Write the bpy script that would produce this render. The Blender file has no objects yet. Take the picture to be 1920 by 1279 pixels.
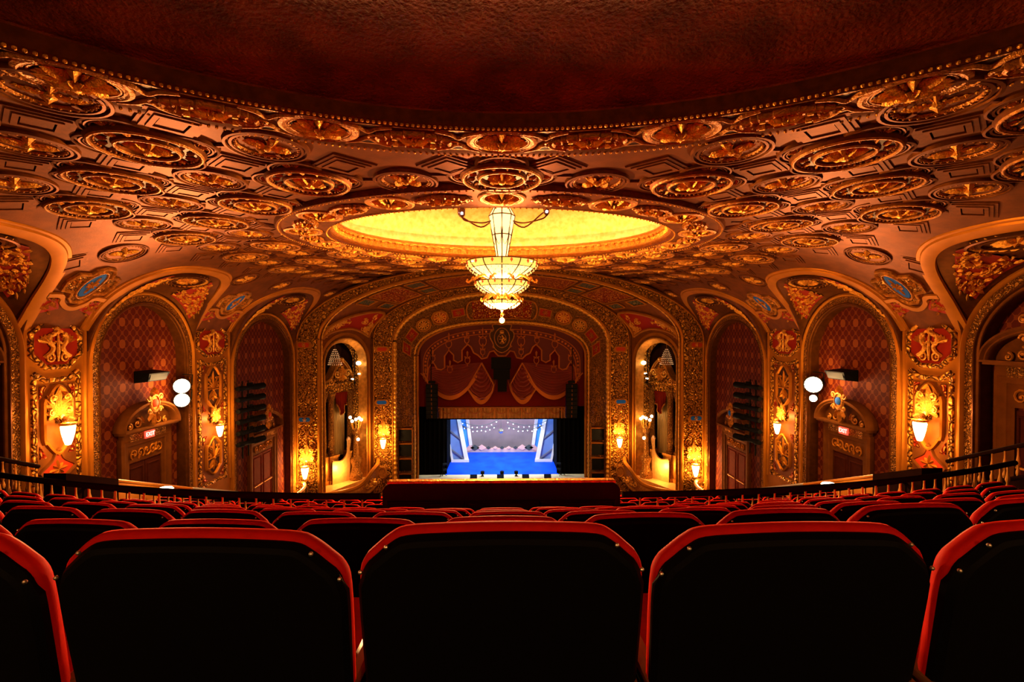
import bpy, math, random
import numpy as np
from mathutils import Vector, Matrix

random.seed(7)
scene = bpy.context.scene
col = scene.collection
PI = math.pi

# ------------------------------------------------------------------ camera
ZE = 12.0                      # eye height above the stalls' datum
FPX, CX, CY = 900.0, 941.0, 628.0
cam_d = bpy.data.cameras.new('camera')
cam = bpy.data.objects.new('camera', cam_d)
col.objects.link(cam)
cam.location = (0, 0, ZE)
cam.rotation_euler = (PI / 2 - math.radians(0.74), 0, math.radians(-1.21))
cam_d.sensor_width = 36
cam_d.lens = 892.0 / 1920 * 36
cam_d.clip_start = 0.05
scene.camera = cam

# ------------------------------------------------------------------ world, exposure, lights
world = bpy.data.worlds.new('world')
scene.world = world
world.use_nodes = True
world.node_tree.nodes['Background'].inputs[0].default_value = (0.0, 0.0, 0.0, 1)
world.node_tree.nodes['Background'].inputs[1].default_value = 0.0
vs = scene.view_settings
vs.view_transform = 'Standard'
vs.look = 'None'
vs.gamma = 1
vs.exposure = 0.4
vs.use_curve_mapping = False
scene.cycles.max_bounces = 4
scene.cycles.diffuse_bounces = 3
scene.cycles.glossy_bounces = 2
scene.cycles.transmission_bounces = 1
scene.cycles.adaptive_threshold = 0.02
scene.cycles.sample_clamp_indirect = 4.0
scene.cycles.use_denoising = True
scene.cycles.caustics_reflective = False
scene.cycles.caustics_refractive = False

WARM = (1.0, 0.50, 0.16)

def light(kind, name, loc, power, color=WARM, size=0.1, target=None, spot=None, blend=0.5):
    d = bpy.data.lights.new(name, kind)
    d.energy = power
    d.color = color
    if kind == 'AREA':
        d.shape = 'RECTANGLE'
        d.size = size[0]
        d.size_y = size[1]
    else:
        d.shadow_soft_size = size
    if kind == 'SPOT':
        d.spot_size = spot
        d.spot_blend = blend
    o = bpy.data.objects.new(name, d)
    col.objects.link(o)
    o.location = loc
    if target is not None:
        o.rotation_euler = (Vector(target) - Vector(loc)).to_track_quat('-Z', 'Y').to_euler()
    return o

# stage lamps on the battens above the set
light('AREA', 'stage_wash_light', (0, 35.2, 6.6), 520, (0.30, 0.55, 1.0), (6, 0.6), (0, 38, 1.9))
light('AREA', 'stage_back_light', (0, 39.5, 7.4), 620, (1.0, 0.72, 0.66), (6, 0.6), (0, 43, 3.0))
light('SPOT', 'stage_beam_light', (0, 34.6, 7.0), 1300, (0.7, 0.95, 1.0), 0.15, (0, 35.8, 1.9), 1.9, 0.1)
light('AREA', 'apron_light', (0, 34.0, 6.0), 60, (1, 0.75, 0.4), (8, 0.3), (0, 33.0, 1.9))

# ------------------------------------------------------------------ mesh builder
def at(px, py, D):
    return Vector(((px - CX) / FPX * D, D, ZE - (py - CY) / FPX * D))

def plane_T(o, U, V, N):
    o, U, V, N = Vector(o), Vector(U), Vector(V), Vector(N)
    return lambda u, v, h: o + U * u + V * v + N * h

IDT = lambda u, v, h: Vector((u, v, h))

class MB:
    def __init__(s, T=None):
        s.v, s.f, s.T = [], [], T or IDT
    def add(s, vs_, fs_):
        b = len(s.v)
        T = s.T
        s.v.extend(tuple(T(*p)) for p in vs_)
        s.f.extend(tuple(i + b for i in q) for q in fs_)
        return s
    def box(s, a, b):
        (x0, y0, z0), (x1, y1, z1) = a, b
        return s.add([(x0, y0, z0), (x1, y0, z0), (x1, y1, z0), (x0, y1, z0), (x0, y0, z1), (x1, y0, z1), (x1, y1, z1), (x0, y1, z1)],
                     [(0, 3, 2, 1), (4, 5, 6, 7), (0, 1, 5, 4), (1, 2, 6, 5), (2, 3, 7, 6), (3, 0, 4, 7)])
    def cbox(s, c, d):
        return s.box([c[i] - d[i] / 2 for i in range(3)], [c[i] + d[i] / 2 for i in range(3)])
    def prism(s, poly, h0, h1, inset=0.0):
        n = len(poly)
        cx = sum(p[0] for p in poly) / n
        cy = sum(p[1] for p in poly) / n
        k = 1 - inset
        vv = [(p[0], p[1], h0) for p in poly] + [(cx + (p[0] - cx) * k, cy + (p[1] - cy) * k, h1) for p in poly] + [(cx, cy, h1)]
        ff = [(i, (i + 1) % n, n + (i + 1) % n, n + i) for i in range(n)] + [(n + i, n + (i + 1) % n, 2 * n) for i in range(n)]
        return s.add(vv, ff)
    def flat(s, poly, h):
        n = len(poly)
        cx = sum(p[0] for p in poly) / n
        cy = sum(p[1] for p in poly) / n
        return s.add([(p[0], p[1], h) for p in poly] + [(cx, cy, h)], [(i, (i + 1) % n, n) for i in range(n)])
    def sweep(s, path, prof, closed=False):
        """moulding: prof [(offset to the left of the path, height)] carried along a path in the u,v plane"""
        n, m = len(path), len(prof)
        vv = []
        for i, p in enumerate(path):
            if closed:
                a, b = path[i - 1], path[(i + 1) % n]
            else:
                a, b = path[max(i - 1, 0)], path[min(i + 1, n - 1)]
            d1 = (p[0] - a[0], p[1] - a[1]) if (closed or i > 0) else (b[0] - p[0], b[1] - p[1])
            d2 = (b[0] - p[0], b[1] - p[1]) if (closed or i < n - 1) else d1
            l1 = math.hypot(*d1) or 1e-9
            l2 = math.hypot(*d2) or 1e-9
            n1 = (-d1[1] / l1, d1[0] / l1)
            n2 = (-d2[1] / l2, d2[0] / l2)
            nx, ny = n1[0] + n2[0], n1[1] + n2[1]
            q = nx * nx + ny * ny
            k = 2 / q if q > 0.35 else 2 / 0.35
            nx, ny = nx * k / 1, ny * k / 1
            nx, ny = nx, ny
            for w, h in prof:
                vv.append((p[0] + nx * w, p[1] + ny * w, h))
        ff = []
        for i in range(n if closed else n - 1):
            j = (i + 1) % n
            for k in range(m - 1):
                ff.append((i * m + k, j * m + k, j * m + k + 1, i * m + k + 1))
        return s.add(vv, ff)
    def tube(s, path, r, n=6, cap=True):
        P = [Vector(p) for p in path]
        R = r if isinstance(r, (list, tuple)) else [r] * len(P)
        vv, ff = [], []
        up = Vector((0, 0, 1))
        for i, p in enumerate(P):
            d = P[min(i + 1, len(P) - 1)] - P[max(i - 1, 0)]
            if d.length < 1e-9:
                d = Vector((1, 0, 0))
            d.normalize()
            a = d.cross(up)
            if a.length < 0.05:
                a = d.cross(Vector((1, 0, 0)))
            a.normalize()
            b = a.cross(d)
            for k in range(n):
                t = 2 * PI * k / n
                q = p + a * (math.cos(t) * R[i]) + b * (math.sin(t) * R[i])
                vv.append(tuple(q))
        for i in range(len(P) - 1):
            for k in range(n):
                ff.append((i * n + k, i * n + (k + 1) % n, (i + 1) * n + (k + 1) % n, (i + 1) * n + k))
        if cap:
            ff.append(tuple(range(n))[::-1])
            ff.append(tuple((len(P) - 1) * n + k for k in range(n)))
        return s.add(vv, ff)
    def lathe(s, prof, n=16, c=(0, 0), sx=1.0, sy=1.0, a0=0.0, a1=2 * PI):
        """prof [(r, h)] turned about the h axis"""
        full = abs(a1 - a0 - 2 * PI) < 1e-6
        m = len(prof)
        k = n if full else n + 1
        vv = []
        for i in range(k):
            t = a0 + (a1 - a0) * i / n
            for r, h in prof:
                vv.append((c[0] + math.cos(t) * r * sx, c[1] + math.sin(t) * r * sy, h))
        ff = []
        for i in range(n):
            j = (i + 1) % k
            for q in range(m - 1):
                ff.append((i * m + q, j * m + q, j * m + q + 1, i * m + q + 1))
        return s.add(vv, ff)
    def ball(s, c, r, n=7, m=4, sq=1.0):
        vv, ff = [], []
        for i in range(1, m):
            t = PI * i / m
            for k in range(n):
                a = 2 * PI * k / n
                vv.append((c[0] + r * math.sin(t) * math.cos(a), c[1] + r * math.sin(t) * math.sin(a), c[2] + r * sq * math.cos(t)))
        vv += [(c[0], c[1], c[2] + r * sq), (c[0], c[1], c[2] - r * sq)]
        top, bot = (m - 1) * n, (m - 1) * n + 1
        for k in range(n):
            ff.append((top, k, (k + 1) % n))
            ff.append((bot, (m - 2) * n + (k + 1) % n, (m - 2) * n + k))
            for i in range(m - 2):
                ff.append((i * n + k, (i + 1) * n + k, (i + 1) * n + (k + 1) % n, i * n + (k + 1) % n))
        return s.add(vv, ff)
    def grid(s, fn, nu, nv, keep=None):
        vv = [fn(i / nu, j / nv) for i in range(nu + 1) for j in range(nv + 1)]
        ff = []
        for i in range(nu):
            for j in range(nv):
                if keep is None or keep((i + .5) / nu, (j + .5) / nv):
                    a = i * (nv + 1) + j
                    ff.append((a, a + nv + 1, a + nv + 2, a + 1))
        return s.add(vv, ff)
    def leaf(s, p, ang, L, w, h, h0=0.0, curl=0.0):
        """raised leaf with a spine, lying in the u,v plane, starting at p"""
        ca, sa = math.cos(ang), math.sin(ang)
        def q(a, b, c):
            b += curl * a * a / max(L, 1e-6)
            return (p[0] + ca * a - sa * b, p[1] + sa * a + ca * b, h0 + c)
        vv = [q(0, 0, h * .5), q(L * .3, w * .34, h * -.15), q(L * .35, 0, h), q(L * .3, -w * .34, h * -.15),
              q(L * .72, w * .5, h * -.15), q(L * .74, 0, h * .85), q(L * .72, -w * .5, h * -.15), q(L, 0, h * .35)]
        return s.add(vv, [(0, 2, 1), (0, 3, 2), (1, 2, 5, 4), (2, 3, 6, 5), (4, 5, 7), (5, 6, 7)])
    def spiral(s, c, r, a0, turns, sgn=1, th=0.03, h=0.03, n=16):
        """tapering relief scroll winding into c"""
        pts, rr = [], []
        for i in range(n + 1):
            t = i / n
            R = r * (1 - t) ** 0.8 + r * .08
            a = a0 + sgn * turns * 2 * PI * t
            pts.append((c[0] + R * math.cos(a), c[1] + R * math.sin(a), h))
            rr.append(th * (1 - .5 * t))
        s.tube(pts, rr, 5)
        return s.ball((c[0], c[1], h), th * 1.5, 6, 3)
    def beads(s, path, r, step, h, closed=False, n=6, m=3):
        pts = list(path) + ([path[0]] if closed else [])
        acc = 0.0
        for a, b in zip(pts, pts[1:]):
            L = math.hypot(b[0] - a[0], b[1] - a[1])
            t = -acc
            while t + step <= L + 1e-9:
                t += step
                s.ball((a[0] + (b[0] - a[0]) * t / L, a[1] + (b[1] - a[1]) * t / L, h), r, n, m)
            acc = L - t
        return s

WO = {}   # world origin of each root or part

def obj(name, mb, mat, parent=None, smooth=True, angle=0.6, local=False, kind=None, label=None):
    base = Vector((0, 0, 0))
    if parent is not None and not local:
        base = WO[parent.name]
    me = bpy.data.meshes.new(name)
    if local or base.length == 0:
        me.from_pydata(mb.v, [], mb.f)
    else:
        me.from_pydata([(p[0] - base[0], p[1] - base[1], p[2] - base[2]) for p in mb.v], [], mb.f)
    me.materials.append(M[mat])
    if smooth:
        me.shade_smooth()
        me.set_sharp_from_angle(angle=angle)
    o = bpy.data.objects.new(name, me)
    col.objects.link(o)
    if parent is not None:
        o.parent = parent
    WO[o.name] = base
    if kind:
        o['kind'] = kind
    if label:
        o['label'] = label
    return o

def tag(o, label, cat=None, group=None, kind=None):
    o['label'] = label
    if cat:
        o['category'] = cat
    if group:
        o['group'] = group
    if kind:
        o['kind'] = kind
    return o

def thing(name, loc, label=None, cat=None, group=None, kind=None, rz=0.0):
    o = bpy.data.objects.new(name, None)
    col.objects.link(o)
    o.location = loc
    o.rotation_euler = (0, 0, rz)
    o.empty_display_size = 0.2
    WO[o.name] = Vector(loc)
    if label:
        tag(o, label, cat, group, kind)
    elif kind:
        o['kind'] = kind
    return o

def copy_tree(o, parent=None):
    c = o.copy()
    col.objects.link(c)
    c.parent = parent
    for ch in list(o.children):
        copy_tree(ch, c)
    return c

def circle(r, n=32, c=(0, 0), a0=0.0, sx=1.0, sy=1.0):
    return [(c[0] + r * sx * math.cos(a0 + 2 * PI * i / n), c[1] + r * sy * math.sin(a0 + 2 * PI * i / n)) for i in range(n)]

def arc(c, r, a0, a1, n=12, sy=1.0):
    return [(c[0] + r * math.cos(a0 + (a1 - a0) * i / n), c[1] + r * sy * math.sin(a0 + (a1 - a0) * i / n)) for i in range(n + 1)]

def half_round(w, h, h0=0.0, n=5):
    return [(w * math.cos(PI - PI * i / n), h0 + h * math.sin(PI * i / n)) for i in range(n + 1)]

def smooth_path(P, n=8, closed=False):
    """Catmull-Rom through the points"""
    out = []
    N = len(P)
    rng = range(N) if closed else range(N - 1)
    for i in rng:
        if closed:
            p0, p1, p2, p3 = P[i - 1], P[i], P[(i + 1) % N], P[(i + 2) % N]
        else:
            p0, p1, p2, p3 = P[max(i - 1, 0)], P[i], P[i + 1], P[min(i + 2, N - 1)]
        for k in range(n):
            t = k / n
            out.append(tuple(0.5 * (2 * p1[d] + (p2[d] - p0[d]) * t + (2 * p0[d] - 5 * p1[d] + 4 * p2[d] - p3[d]) * t * t
                                    + (3 * p1[d] - p0[d] - 3 * p2[d] + p3[d]) * t ** 3) for d in range(len(p1))))
    if not closed:
        out.append(tuple(P[-1]))
    return out

# ------------------------------------------------------------------ materials
M = {}

def mat(name, color, rough=0.5, metal=0.0, vary=0.0, vscale=6.0, bump=0.0, bscale=20.0, color2=None, emit=None, power=0.0, spec=0.5, sheen=0.0, coat=0.0):
    m = bpy.data.materials.new(name)
    m.use_nodes = True
    nt = m.node_tree
    b = nt.nodes['Principled BSDF']
    b.inputs['Roughness'].default_value = rough
    b.inputs['Metallic'].default_value = metal
    b.inputs['Specular IOR Level'].default_value = spec
    b.inputs['Base Color'].default_value = (*color, 1)
    if 0 < metal < 0.7:
        b.inputs['Specular Tint'].default_value = (1.0, 0.50, 0.16, 1)
    if sheen:
        b.inputs['Sheen Weight'].default_value = sheen
        b.inputs['Sheen Tint'].default_value = (*[min(1, c * 3) for c in color], 1)
        b.inputs['Sheen Roughness'].default_value = 0.4
    if coat:
        b.inputs['Coat Weight'].default_value = coat
        b.inputs['Coat Roughness'].default_value = 0.15
    if emit:
        b.inputs['Emission Color'].default_value = (*emit, 1)
        b.inputs['Emission Strength'].default_value = power
    tc = nt.nodes.new('ShaderNodeTexCoord')
    if vary or color2:
        nz = nt.nodes.new('ShaderNodeTexNoise')
        nz.inputs['Scale'].default_value = vscale
        nz.inputs['Detail'].default_value = 4
        nt.links.new(tc.outputs['Object'], nz.inputs['Vector'])
        rp = nt.nodes.new('ShaderNodeValToRGB')
        c2 = color2 or [c * (1 - vary) for c in color]
        rp.color_ramp.elements[0].position = 0.36
        rp.color_ramp.elements[1].position = 0.66
        rp.color_ramp.elements[0].color = (*c2, 1)
        rp.color_ramp.elements[1].color = (*color, 1)
        nt.links.new(nz.outputs['Fac'], rp.inputs['Fac'])
        nt.links.new(rp.outputs['Color'], b.inputs['Base Color'])
    if bump:
        n2 = nt.nodes.new('ShaderNodeTexNoise')
        n2.inputs['Scale'].default_value = bscale
        n2.inputs['Detail'].default_value = 3
        nt.links.new(tc.outputs['Object'], n2.inputs['Vector'])
        bp = nt.nodes.new('ShaderNodeBump')
        bp.inputs['Strength'].default_value = bump
        bp.inputs['Distance'].default_value = 0.05
        nt.links.new(n2.outputs['Fac'], bp.inputs['Height'])
        nt.links.new(bp.outputs['Normal'], b.inputs['Normal'])
    M[name] = m
    return m

def filigree(name, ground, gold, scale, strength=1.0, rough=0.35, thr=(0.04, 0.20)):
    """gilded low relief: winding raised cells over a darker ground"""
    m = bpy.data.materials.new(name)
    m.use_nodes = True
    nt = m.node_tree
    b = nt.nodes['Principled BSDF']
    tc = nt.nodes.new('ShaderNodeTexCoord')
    nz = nt.nodes.new('ShaderNodeTexNoise')
    nz.inputs['Scale'].default_value = scale * .6
    nz.inputs['Detail'].default_value = 1
    nt.links.new(tc.outputs['Object'], nz.inputs['Vector'])
    mx = nt.nodes.new('ShaderNodeMix')
    mx.data_type = 'VECTOR'
    mx.inputs['Factor'].default_value = 0.22
    nt.links.new(tc.outputs['Object'], mx.inputs[4])
    nt.links.new(nz.outputs['Color'], mx.inputs[5])
    vo = nt.nodes.new('ShaderNodeTexVoronoi')
    vo.feature = 'DISTANCE_TO_EDGE'
    vo.inputs['Scale'].default_value = scale
    nt.links.new(mx.outputs[1], vo.inputs['Vector'])
    rp = nt.nodes.new('ShaderNodeValToRGB')
    rp.color_ramp.elements[0].position = thr[0]
    rp.color_ramp.elements[1].position = thr[1]
    rp.color_ramp.elements[0].color = (*ground, 1)
    rp.color_ramp.elements[1].color = (*gold, 1)
    nt.links.new(vo.outputs['Distance'], rp.inputs['Fac'])
    nt.links.new(rp.outputs['Color'], b.inputs['Base Color'])
    bp = nt.nodes.new('ShaderNodeBump')
    bp.inputs['Strength'].default_value = strength
    bp.inputs['Distance'].default_value = 0.06
    mr = nt.nodes.new('ShaderNodeMapRange')
    mr.inputs['From Min'].default_value = 0.0
    mr.inputs['From Max'].default_value = 0.3
    nt.links.new(vo.outputs['Distance'], mr.inputs['Value'])
    nt.links.new(mr.outputs['Result'], bp.inputs['Height'])
    nt.links.new(bp.outputs['Normal'], b.inputs['Normal'])
    b.inputs['Roughness'].default_value = rough
    b.inputs['Metallic'].default_value = 0.45
    b.inputs['Specular Tint'].default_value = (1.0, 0.50, 0.16, 1)
    b.inputs['Specular IOR Level'].default_value = 0.15
    M[name] = m

def wallpaper(name, ground, motif):
    """damask: a trellis of small lozenges with a large flower at each crossing, printed along y and z"""
    m = bpy.data.materials.new(name)
    m.use_nodes = True
    nt = m.node_tree
    N, L = nt.nodes, nt.links
    b = N['Principled BSDF']
    tc = N.new('ShaderNodeTexCoord')
    sp = N.new('ShaderNodeSeparateXYZ')
    L.new(tc.outputs['Object'], sp.inputs[0])
    def mth(op, a, c=None):
        n = N.new('ShaderNodeMath')
        n.operation = op
        for i, q in enumerate((a, c)):
            if q is None:
                continue
            if isinstance(q, (int, float)):
                n.inputs[i].default_value = q
            else:
                L.new(q, n.inputs[i])
        return n.outputs[0]
    P = 0.62
    fy = mth('MULTIPLY', sp.outputs['Y'], 2 * PI / P)
    fz = mth('MULTIPLY', sp.outputs['Z'], 2 * PI / (P * 1.15))
    big = mth('MULTIPLY', mth('COSINE', mth('MULTIPLY', fy, .5)), mth('COSINE', mth('MULTIPLY', fz, .5)))
    big = mth('ABSOLUTE', big)
    flower = mth('GREATER_THAN', big, 0.80)
    d1 = mth('ABSOLUTE', mth('SINE', mth('MULTIPLY', mth('ADD', fy, fz), 1.0)))
    d2 = mth('ABSOLUTE', mth('SINE', mth('MULTIPLY', mth('SUBTRACT', fy, fz), 1.0)))
    small = mth('GREATER_THAN', mth('MULTIPLY', mth('COSINE', mth('MULTIPLY', fy, 2.0)), mth('COSINE', mth('MULTIPLY', fz, 2.0))), 0.45)
    line = mth('LESS_THAN', mth('MINIMUM', d1, d2), 0.17)
    tot = mth('MAXIMUM', flower, mth('MULTIPLY', mth('MAXIMUM', small, line), 0.55))
    mx = N.new('ShaderNodeMix')
    mx.data_type = 'RGBA'
    L.new(tot, mx.inputs['Factor'])
    mx.inputs[6].default_value = (*ground, 1)
    mx.inputs[7].default_value = (*motif, 1)
    L.new(mx.outputs[2], b.inputs['Base Color'])
    b.inputs['Roughness'].default_value = 0.7
    b.inputs['Specular IOR Level'].default_value = 0.08
    M[name] = m

mat('ceiling_ground', (0.145, 0.038, 0.0045), 0.52, 0.35, spec=.08, vary=0.35, vscale=3.0, bump=0.05, bscale=30)
mat('ceiling_mould', (0.15, 0.040, 0.0055), 0.52, 0.35, spec=.08, vary=0.4, vscale=9)
mat('recess_shade', (0.045, 0.011, 0.002), 0.5, 0.1, spec=.1)  # ceiling tone darkened for the shade behind and between raised ornaments
mat('gold_leaf', (1.0, 0.45, 0.06), 0.36, 0.45, vary=0.4, vscale=14, bump=.5, bscale=32)
mat('gold_dark', (0.58, 0.21, 0.03), 0.36, 0.35, vary=0.5, vscale=12, bump=.4, bscale=36)
mat('gold_paint', (0.44, 0.145, 0.012), 0.45, 0.3, spec=.08, vary=0.2, vscale=2)
mat('bronze', (0.11, 0.032, 0.005), 0.45, 0.4, spec=.08, vary=0.3, vscale=6)
mat('red_ground', (0.30, 0.016, 0.003), 0.6, spec=.1)
mat('red_bright', (0.50, 0.04, 0.008), 0.6, spec=.1)
mat('green_ground', (0.08, 0.10, 0.07), 0.5)
mat('blue_paint', (0.012, 0.10, 0.50), 0.7, spec=.1)
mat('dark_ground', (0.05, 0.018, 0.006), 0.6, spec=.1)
mat('rear_dome', (0.22, 0.035, 0.008), 0.6, 0.1, color2=(0.09, 0.012, 0.003), vscale=2.2, bump=0.6, bscale=22)
mat('black_wall', (0.006, 0.004, 0.003), 0.7)
filigree('filigree', (0.085, 0.024, 0.004), (0.80, 0.34, 0.04), 7.0)
filigree('filigree_fine', (0.10, 0.032, 0.006), (0.48, 0.20, 0.035), 14.0, 0.8)
filigree('filigree_red', (0.26, 0.016, 0.004), (0.75, 0.33, 0.05), 8.0, thr=(0.12, 0.24))
filigree('filigree_green', (0.05, 0.075, 0.06), (0.34, 0.25, 0.10), 9.0, thr=(0.10, 0.25))
wallpaper('wallpaper', (0.075, 0.008, 0.002), (0.20, 0.044, 0.008))
# ------------------------------------------------------------------ the ceiling surface
HC = 2.67                      # flat ceiling above the eye
W = 12.0                       # half width of the hall
_raw = [(0, HC), (2.4, HC), (4.8, HC), (7.0, HC), (8.25, 2.58), (9.0, 2.43), (9.9, 2.12), (10.8, 1.58), (11.5, 0.92), (12.0, 0.15)]
_pp = smooth_path(_raw, 10)
PX = np.array([p[0] for p in _pp])
PZ = np.array([p[1] for p in _pp])
PS = np.concatenate([[0], np.cumsum(np.hypot(np.diff(PX), np.diff(PZ)))])
S_TOT = float(PS[-1])

def prof(s):
    a = abs(s)
    x = float(np.interp(a, PS, PX))
    z = float(np.interp(a, PS, PZ))
    e = 0.05
    x2, z2 = float(np.interp(a + e, PS, PX)), float(np.interp(a + e, PS, PZ))
    x1, z1 = float(np.interp(max(a - e, 0), PS, PX)), float(np.interp(max(a - e, 0), PS, PZ))
    dx, dz = x2 - x1, z2 - z1
    l = math.hypot(dx, dz) or 1
    return x, z, dz / l, -dx / l       # position and the normal pointing down and inwards

def s_of_x(x):
    return float(np.interp(x, PX, PS))

def rise(x, y):
    t = min(1, max(0, (y - 17.6) / 10.4))
    t = t * t * (3 - 2 * t)
    return 1.40 * t * max(0.0, 1 - (x / 10.5) ** 2)

def CS(s, y, h=0.0):
    x, z, nx, nz = prof(s)
    sg = 1 if s >= 0 else -1
    return Vector((sg * (x + nx * h), y, ZE + z + nz * h + rise(x, y)))

def cove_T(sg):
    return lambda u, v, h: CS(sg * v, u, h)

DOME_C = 12.92
RING_C = -0.8
# three arches along each side wall: near edge, far edge, spring, rise (outer edge of the archivolt)
ARCHES = [(7.1, 12.1, -0.5, 2.2), (14.0, 18.65, -0.9, 2.32), (21.25, 27.55, -1.5, 2.6)]
S_PEAK = s_of_x(9.85)

def lun_path(a, grow=0.0, n=48):
    d0, d1 = a[0], a[1]
    dc, hw = (d0 + d1) / 2, (d1 - d0) / 2 + grow
    out = []
    for i in range(n + 1):
        t = PI * i / n
        c, sn = math.cos(t), math.sin(t)
        y = dc - hw * math.copysign(abs(c) ** 0.78, c)
        sa = S_TOT - (S_TOT - S_PEAK + grow) * abs(sn) ** 0.78
        out.append((y, sa))
    return out

def in_lunette(s, y, grow=0.0):
    for a in ARCHES:
        dc, hw = (a[0] + a[1]) / 2, (a[1] - a[0]) / 2 + grow
        sr = S_TOT - S_PEAK + grow
        u, v = abs(y - dc) / hw, (S_TOT - abs(s)) / sr
        if u < 1 and v < 1 and u ** 2.56 + v ** 2.56 < 1:
            return True
    return False

def in_dome(x, y, rx, ry):
    return (x / rx) ** 2 + ((y - DOME_C) / ry) ** 2 < 1

ceiling = thing('ceiling', (0, 0, ZE + HC), kind='structure')
mb = MB()
ny, ns = 150, 130
def keep_c(i, j):
    y = 1.0 + 27.2 * i
    s = -S_TOT + 2 * S_TOT * j
    x = prof(s)[0]
    if math.hypot(x, y - RING_C) < 7.4:
        return False
    if in_dome(x, y, 5.1, 3.8):
        return False
    return not in_lunette(s, y, 0.08)
mb.grid(lambda i, j: CS(-S_TOT + 2 * S_TOT * j, 1.0 + 27.2 * i), ny, ns, keep_c)
obj('ceiling_vault', mb, 'ceiling_ground', ceiling)

# --- the repeated ornaments of the vault, made once and copied
def local_obj(name, mb_, m_):
    return obj(name, mb_, m_, None, local=True)

def make_medallion():
    f = MB()
    for k in range(4):
        a = k * PI / 2
        c = (0.50 * math.cos(a), 0.50 * math.sin(a))
        f.sweep(arc(c, .38, a - 2.1, a + 2.1, 22), [(-.055, 0), (-.045, .05), (-.015, .055), (-.01, .02), (.02, .02), (.025, .045), (.05, .04), (.055, 0)])
        f.sweep(arc(c, .30, a - 2.3, a + 2.3, 18), half_round(.022, .04))
        f.cbox((1.02 * math.cos(a), 1.02 * math.sin(a), .015), (.30 if k % 2 == 0 else .05, .05 if k % 2 == 0 else .30, .03))
    root = local_obj('medallion', f, 'ceiling_mould')
    r = MB()
    r.lathe([(.70, -.01), (.70, .05), (.67, .09), (.62, .09), (.60, .05), (.42, .045), (.40, .085), (.35, .085), (.33, .04), (.0, .04)], 36)
    obj('round_frame', r, 'ceiling_mould', root, local=True)
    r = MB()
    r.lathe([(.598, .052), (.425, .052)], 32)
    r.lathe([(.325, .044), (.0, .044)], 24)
    obj('shadow_field', r, 'recess_shade', root, local=True)
    e = MB()
    e.sweep(circle(.645, 36), half_round(.026, .03, .085), True)
    e.sweep(circle(.375, 28), half_round(.024, .03, .08), True)
    e.beads(circle(.59, 40), .024, .075, .065, True, 5, 3)
    obj('bead_ring', e, 'gold_dark', root, local=True)
    g = MB()
    for k in range(14):
        a = 2 * PI * k / 14
        g.leaf((.44 * math.cos(a), .44 * math.sin(a)), a + .5, .15, .10, .055, .045)
    for k in range(4):
        a = k * PI / 2
        c = (0.52 * math.cos(a), 0.52 * math.sin(a))
        for q in range(7):
            t = a - 1.35 + 2.7 * q / 6
            g.leaf((c[0] + .16 * math.cos(a), c[1] + .16 * math.sin(a)), t, .13 + .04 * (q % 2), .075, .05, .005)
    obj('foliage', g, 'gold_dark', root, local=True)
    w = MB()
    for k in range(8):
        w.leaf((0, 0), 2 * PI * k / 8, .30 if k % 2 else .25, .15, .09, .045, .02)
    w.ball((0, 0, .10), .075, 8, 4)
    obj('flower', w, 'gold_leaf', root, local=True)
    return root

def make_star():
    f = MB()
    f.lathe([(.56, 0), (.55, .055), (.515, .06), (.505, .02), (.485, .02), (.475, .045), (.44, .05), (.43, .01)], 32)
    root = local_obj('star_rosette', f, 'ceiling_mould')
    e = MB()
    e.sweep(circle(.405, 32), half_round(.02, .035), True)
    e.beads(circle(.405, 30), .022, .085, .03, True, 5, 3)
    obj('bead_ring', e, 'gold_dark', root, local=True)
    g = MB()
    for k in range(4):
        a = PI / 4 + k * PI / 2
        g.leaf((0, 0), a, .33, .16, .08)
        for d in (-.5, .5):
            g.leaf((.06 * math.cos(a), .06 * math.sin(a)), a + d, .15, .07, .05)
    g.ball((0, 0, .05), .055, 7, 3)
    obj('star_leaf', g, 'gold_leaf', root, local=True)
    return root

def make_diamond():
    f = MB()
    def dm(r):
        return [(r * 1.06, 0), (0, r * .96), (-r * 1.06, 0), (0, -r * .96)]
    for r, h in ((.46, .026), (.38, .044), (.29, .060)):
        f.sweep(dm(r), [(.045, 0), (.04, h), (-.02, h), (-.03, 0)], True)
    root = local_obj('diamond_coffer', f, 'ceiling_mould')
    g = MB()
    g.sweep(dm(.33), [(.02, .004), (-.02, .004)], True)
    g.sweep(dm(.42), [(.025, .004), (-.02, .004)], True)
    obj('diamond_groove', g, 'recess_shade', root, local=True)
    p = MB()
    p.prism(dm(.22), 0, .042, .06)
    obj('diamond_field', p, 'ceiling_ground', root, local=True)
    return root

def place_on_ceiling(proto, s, y, used):
    o = proto if not used else copy_tree(proto)
    x, z, nx, nz = prof(s)
    sg = 1 if s >= 0 else -1
    N = Vector((sg * nx, 0, nz))
    Y = Vector((0, 1, (rise(x, y + .3) - rise(x, y - .3)) / .6)).normalized()
    X = Y.cross(N).normalized()
    N = X.cross(Y)
    mt = Matrix((X, Y, N)).transposed().to_4x4()
    mt.translation = CS(s, y, 0.0) - Vector((0, 0, ZE + HC))
    o.parent = ceiling
    o.matrix_local = mt
    return o

protos = [make_medallion(), make_star(), make_diamond()]
used = [0, 0, 0]
DX, DY, Y0 = 1.65, 1.455, 6.80

def free_spot(s, y, m):
    x = prof(s)[0]
    if math.hypot(x, y - RING_C) < 7.75 + m * .15 or in_dome(x, y, 5.67 + m * .3, 4.43 + m * .3):
        return False
    if abs(s) > S_TOT - .6 or in_lunette(s, y, .12 + .3 * m):
        return False
    for d in (13.05, 19.95):
        if abs(y - d) < .9 + .6 * m and abs(s) > s_of_x(10.35) - m:
            return False
    zb = 4.07 - 0.0
    return y < 28 - 0.6 * m - 0.3

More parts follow.
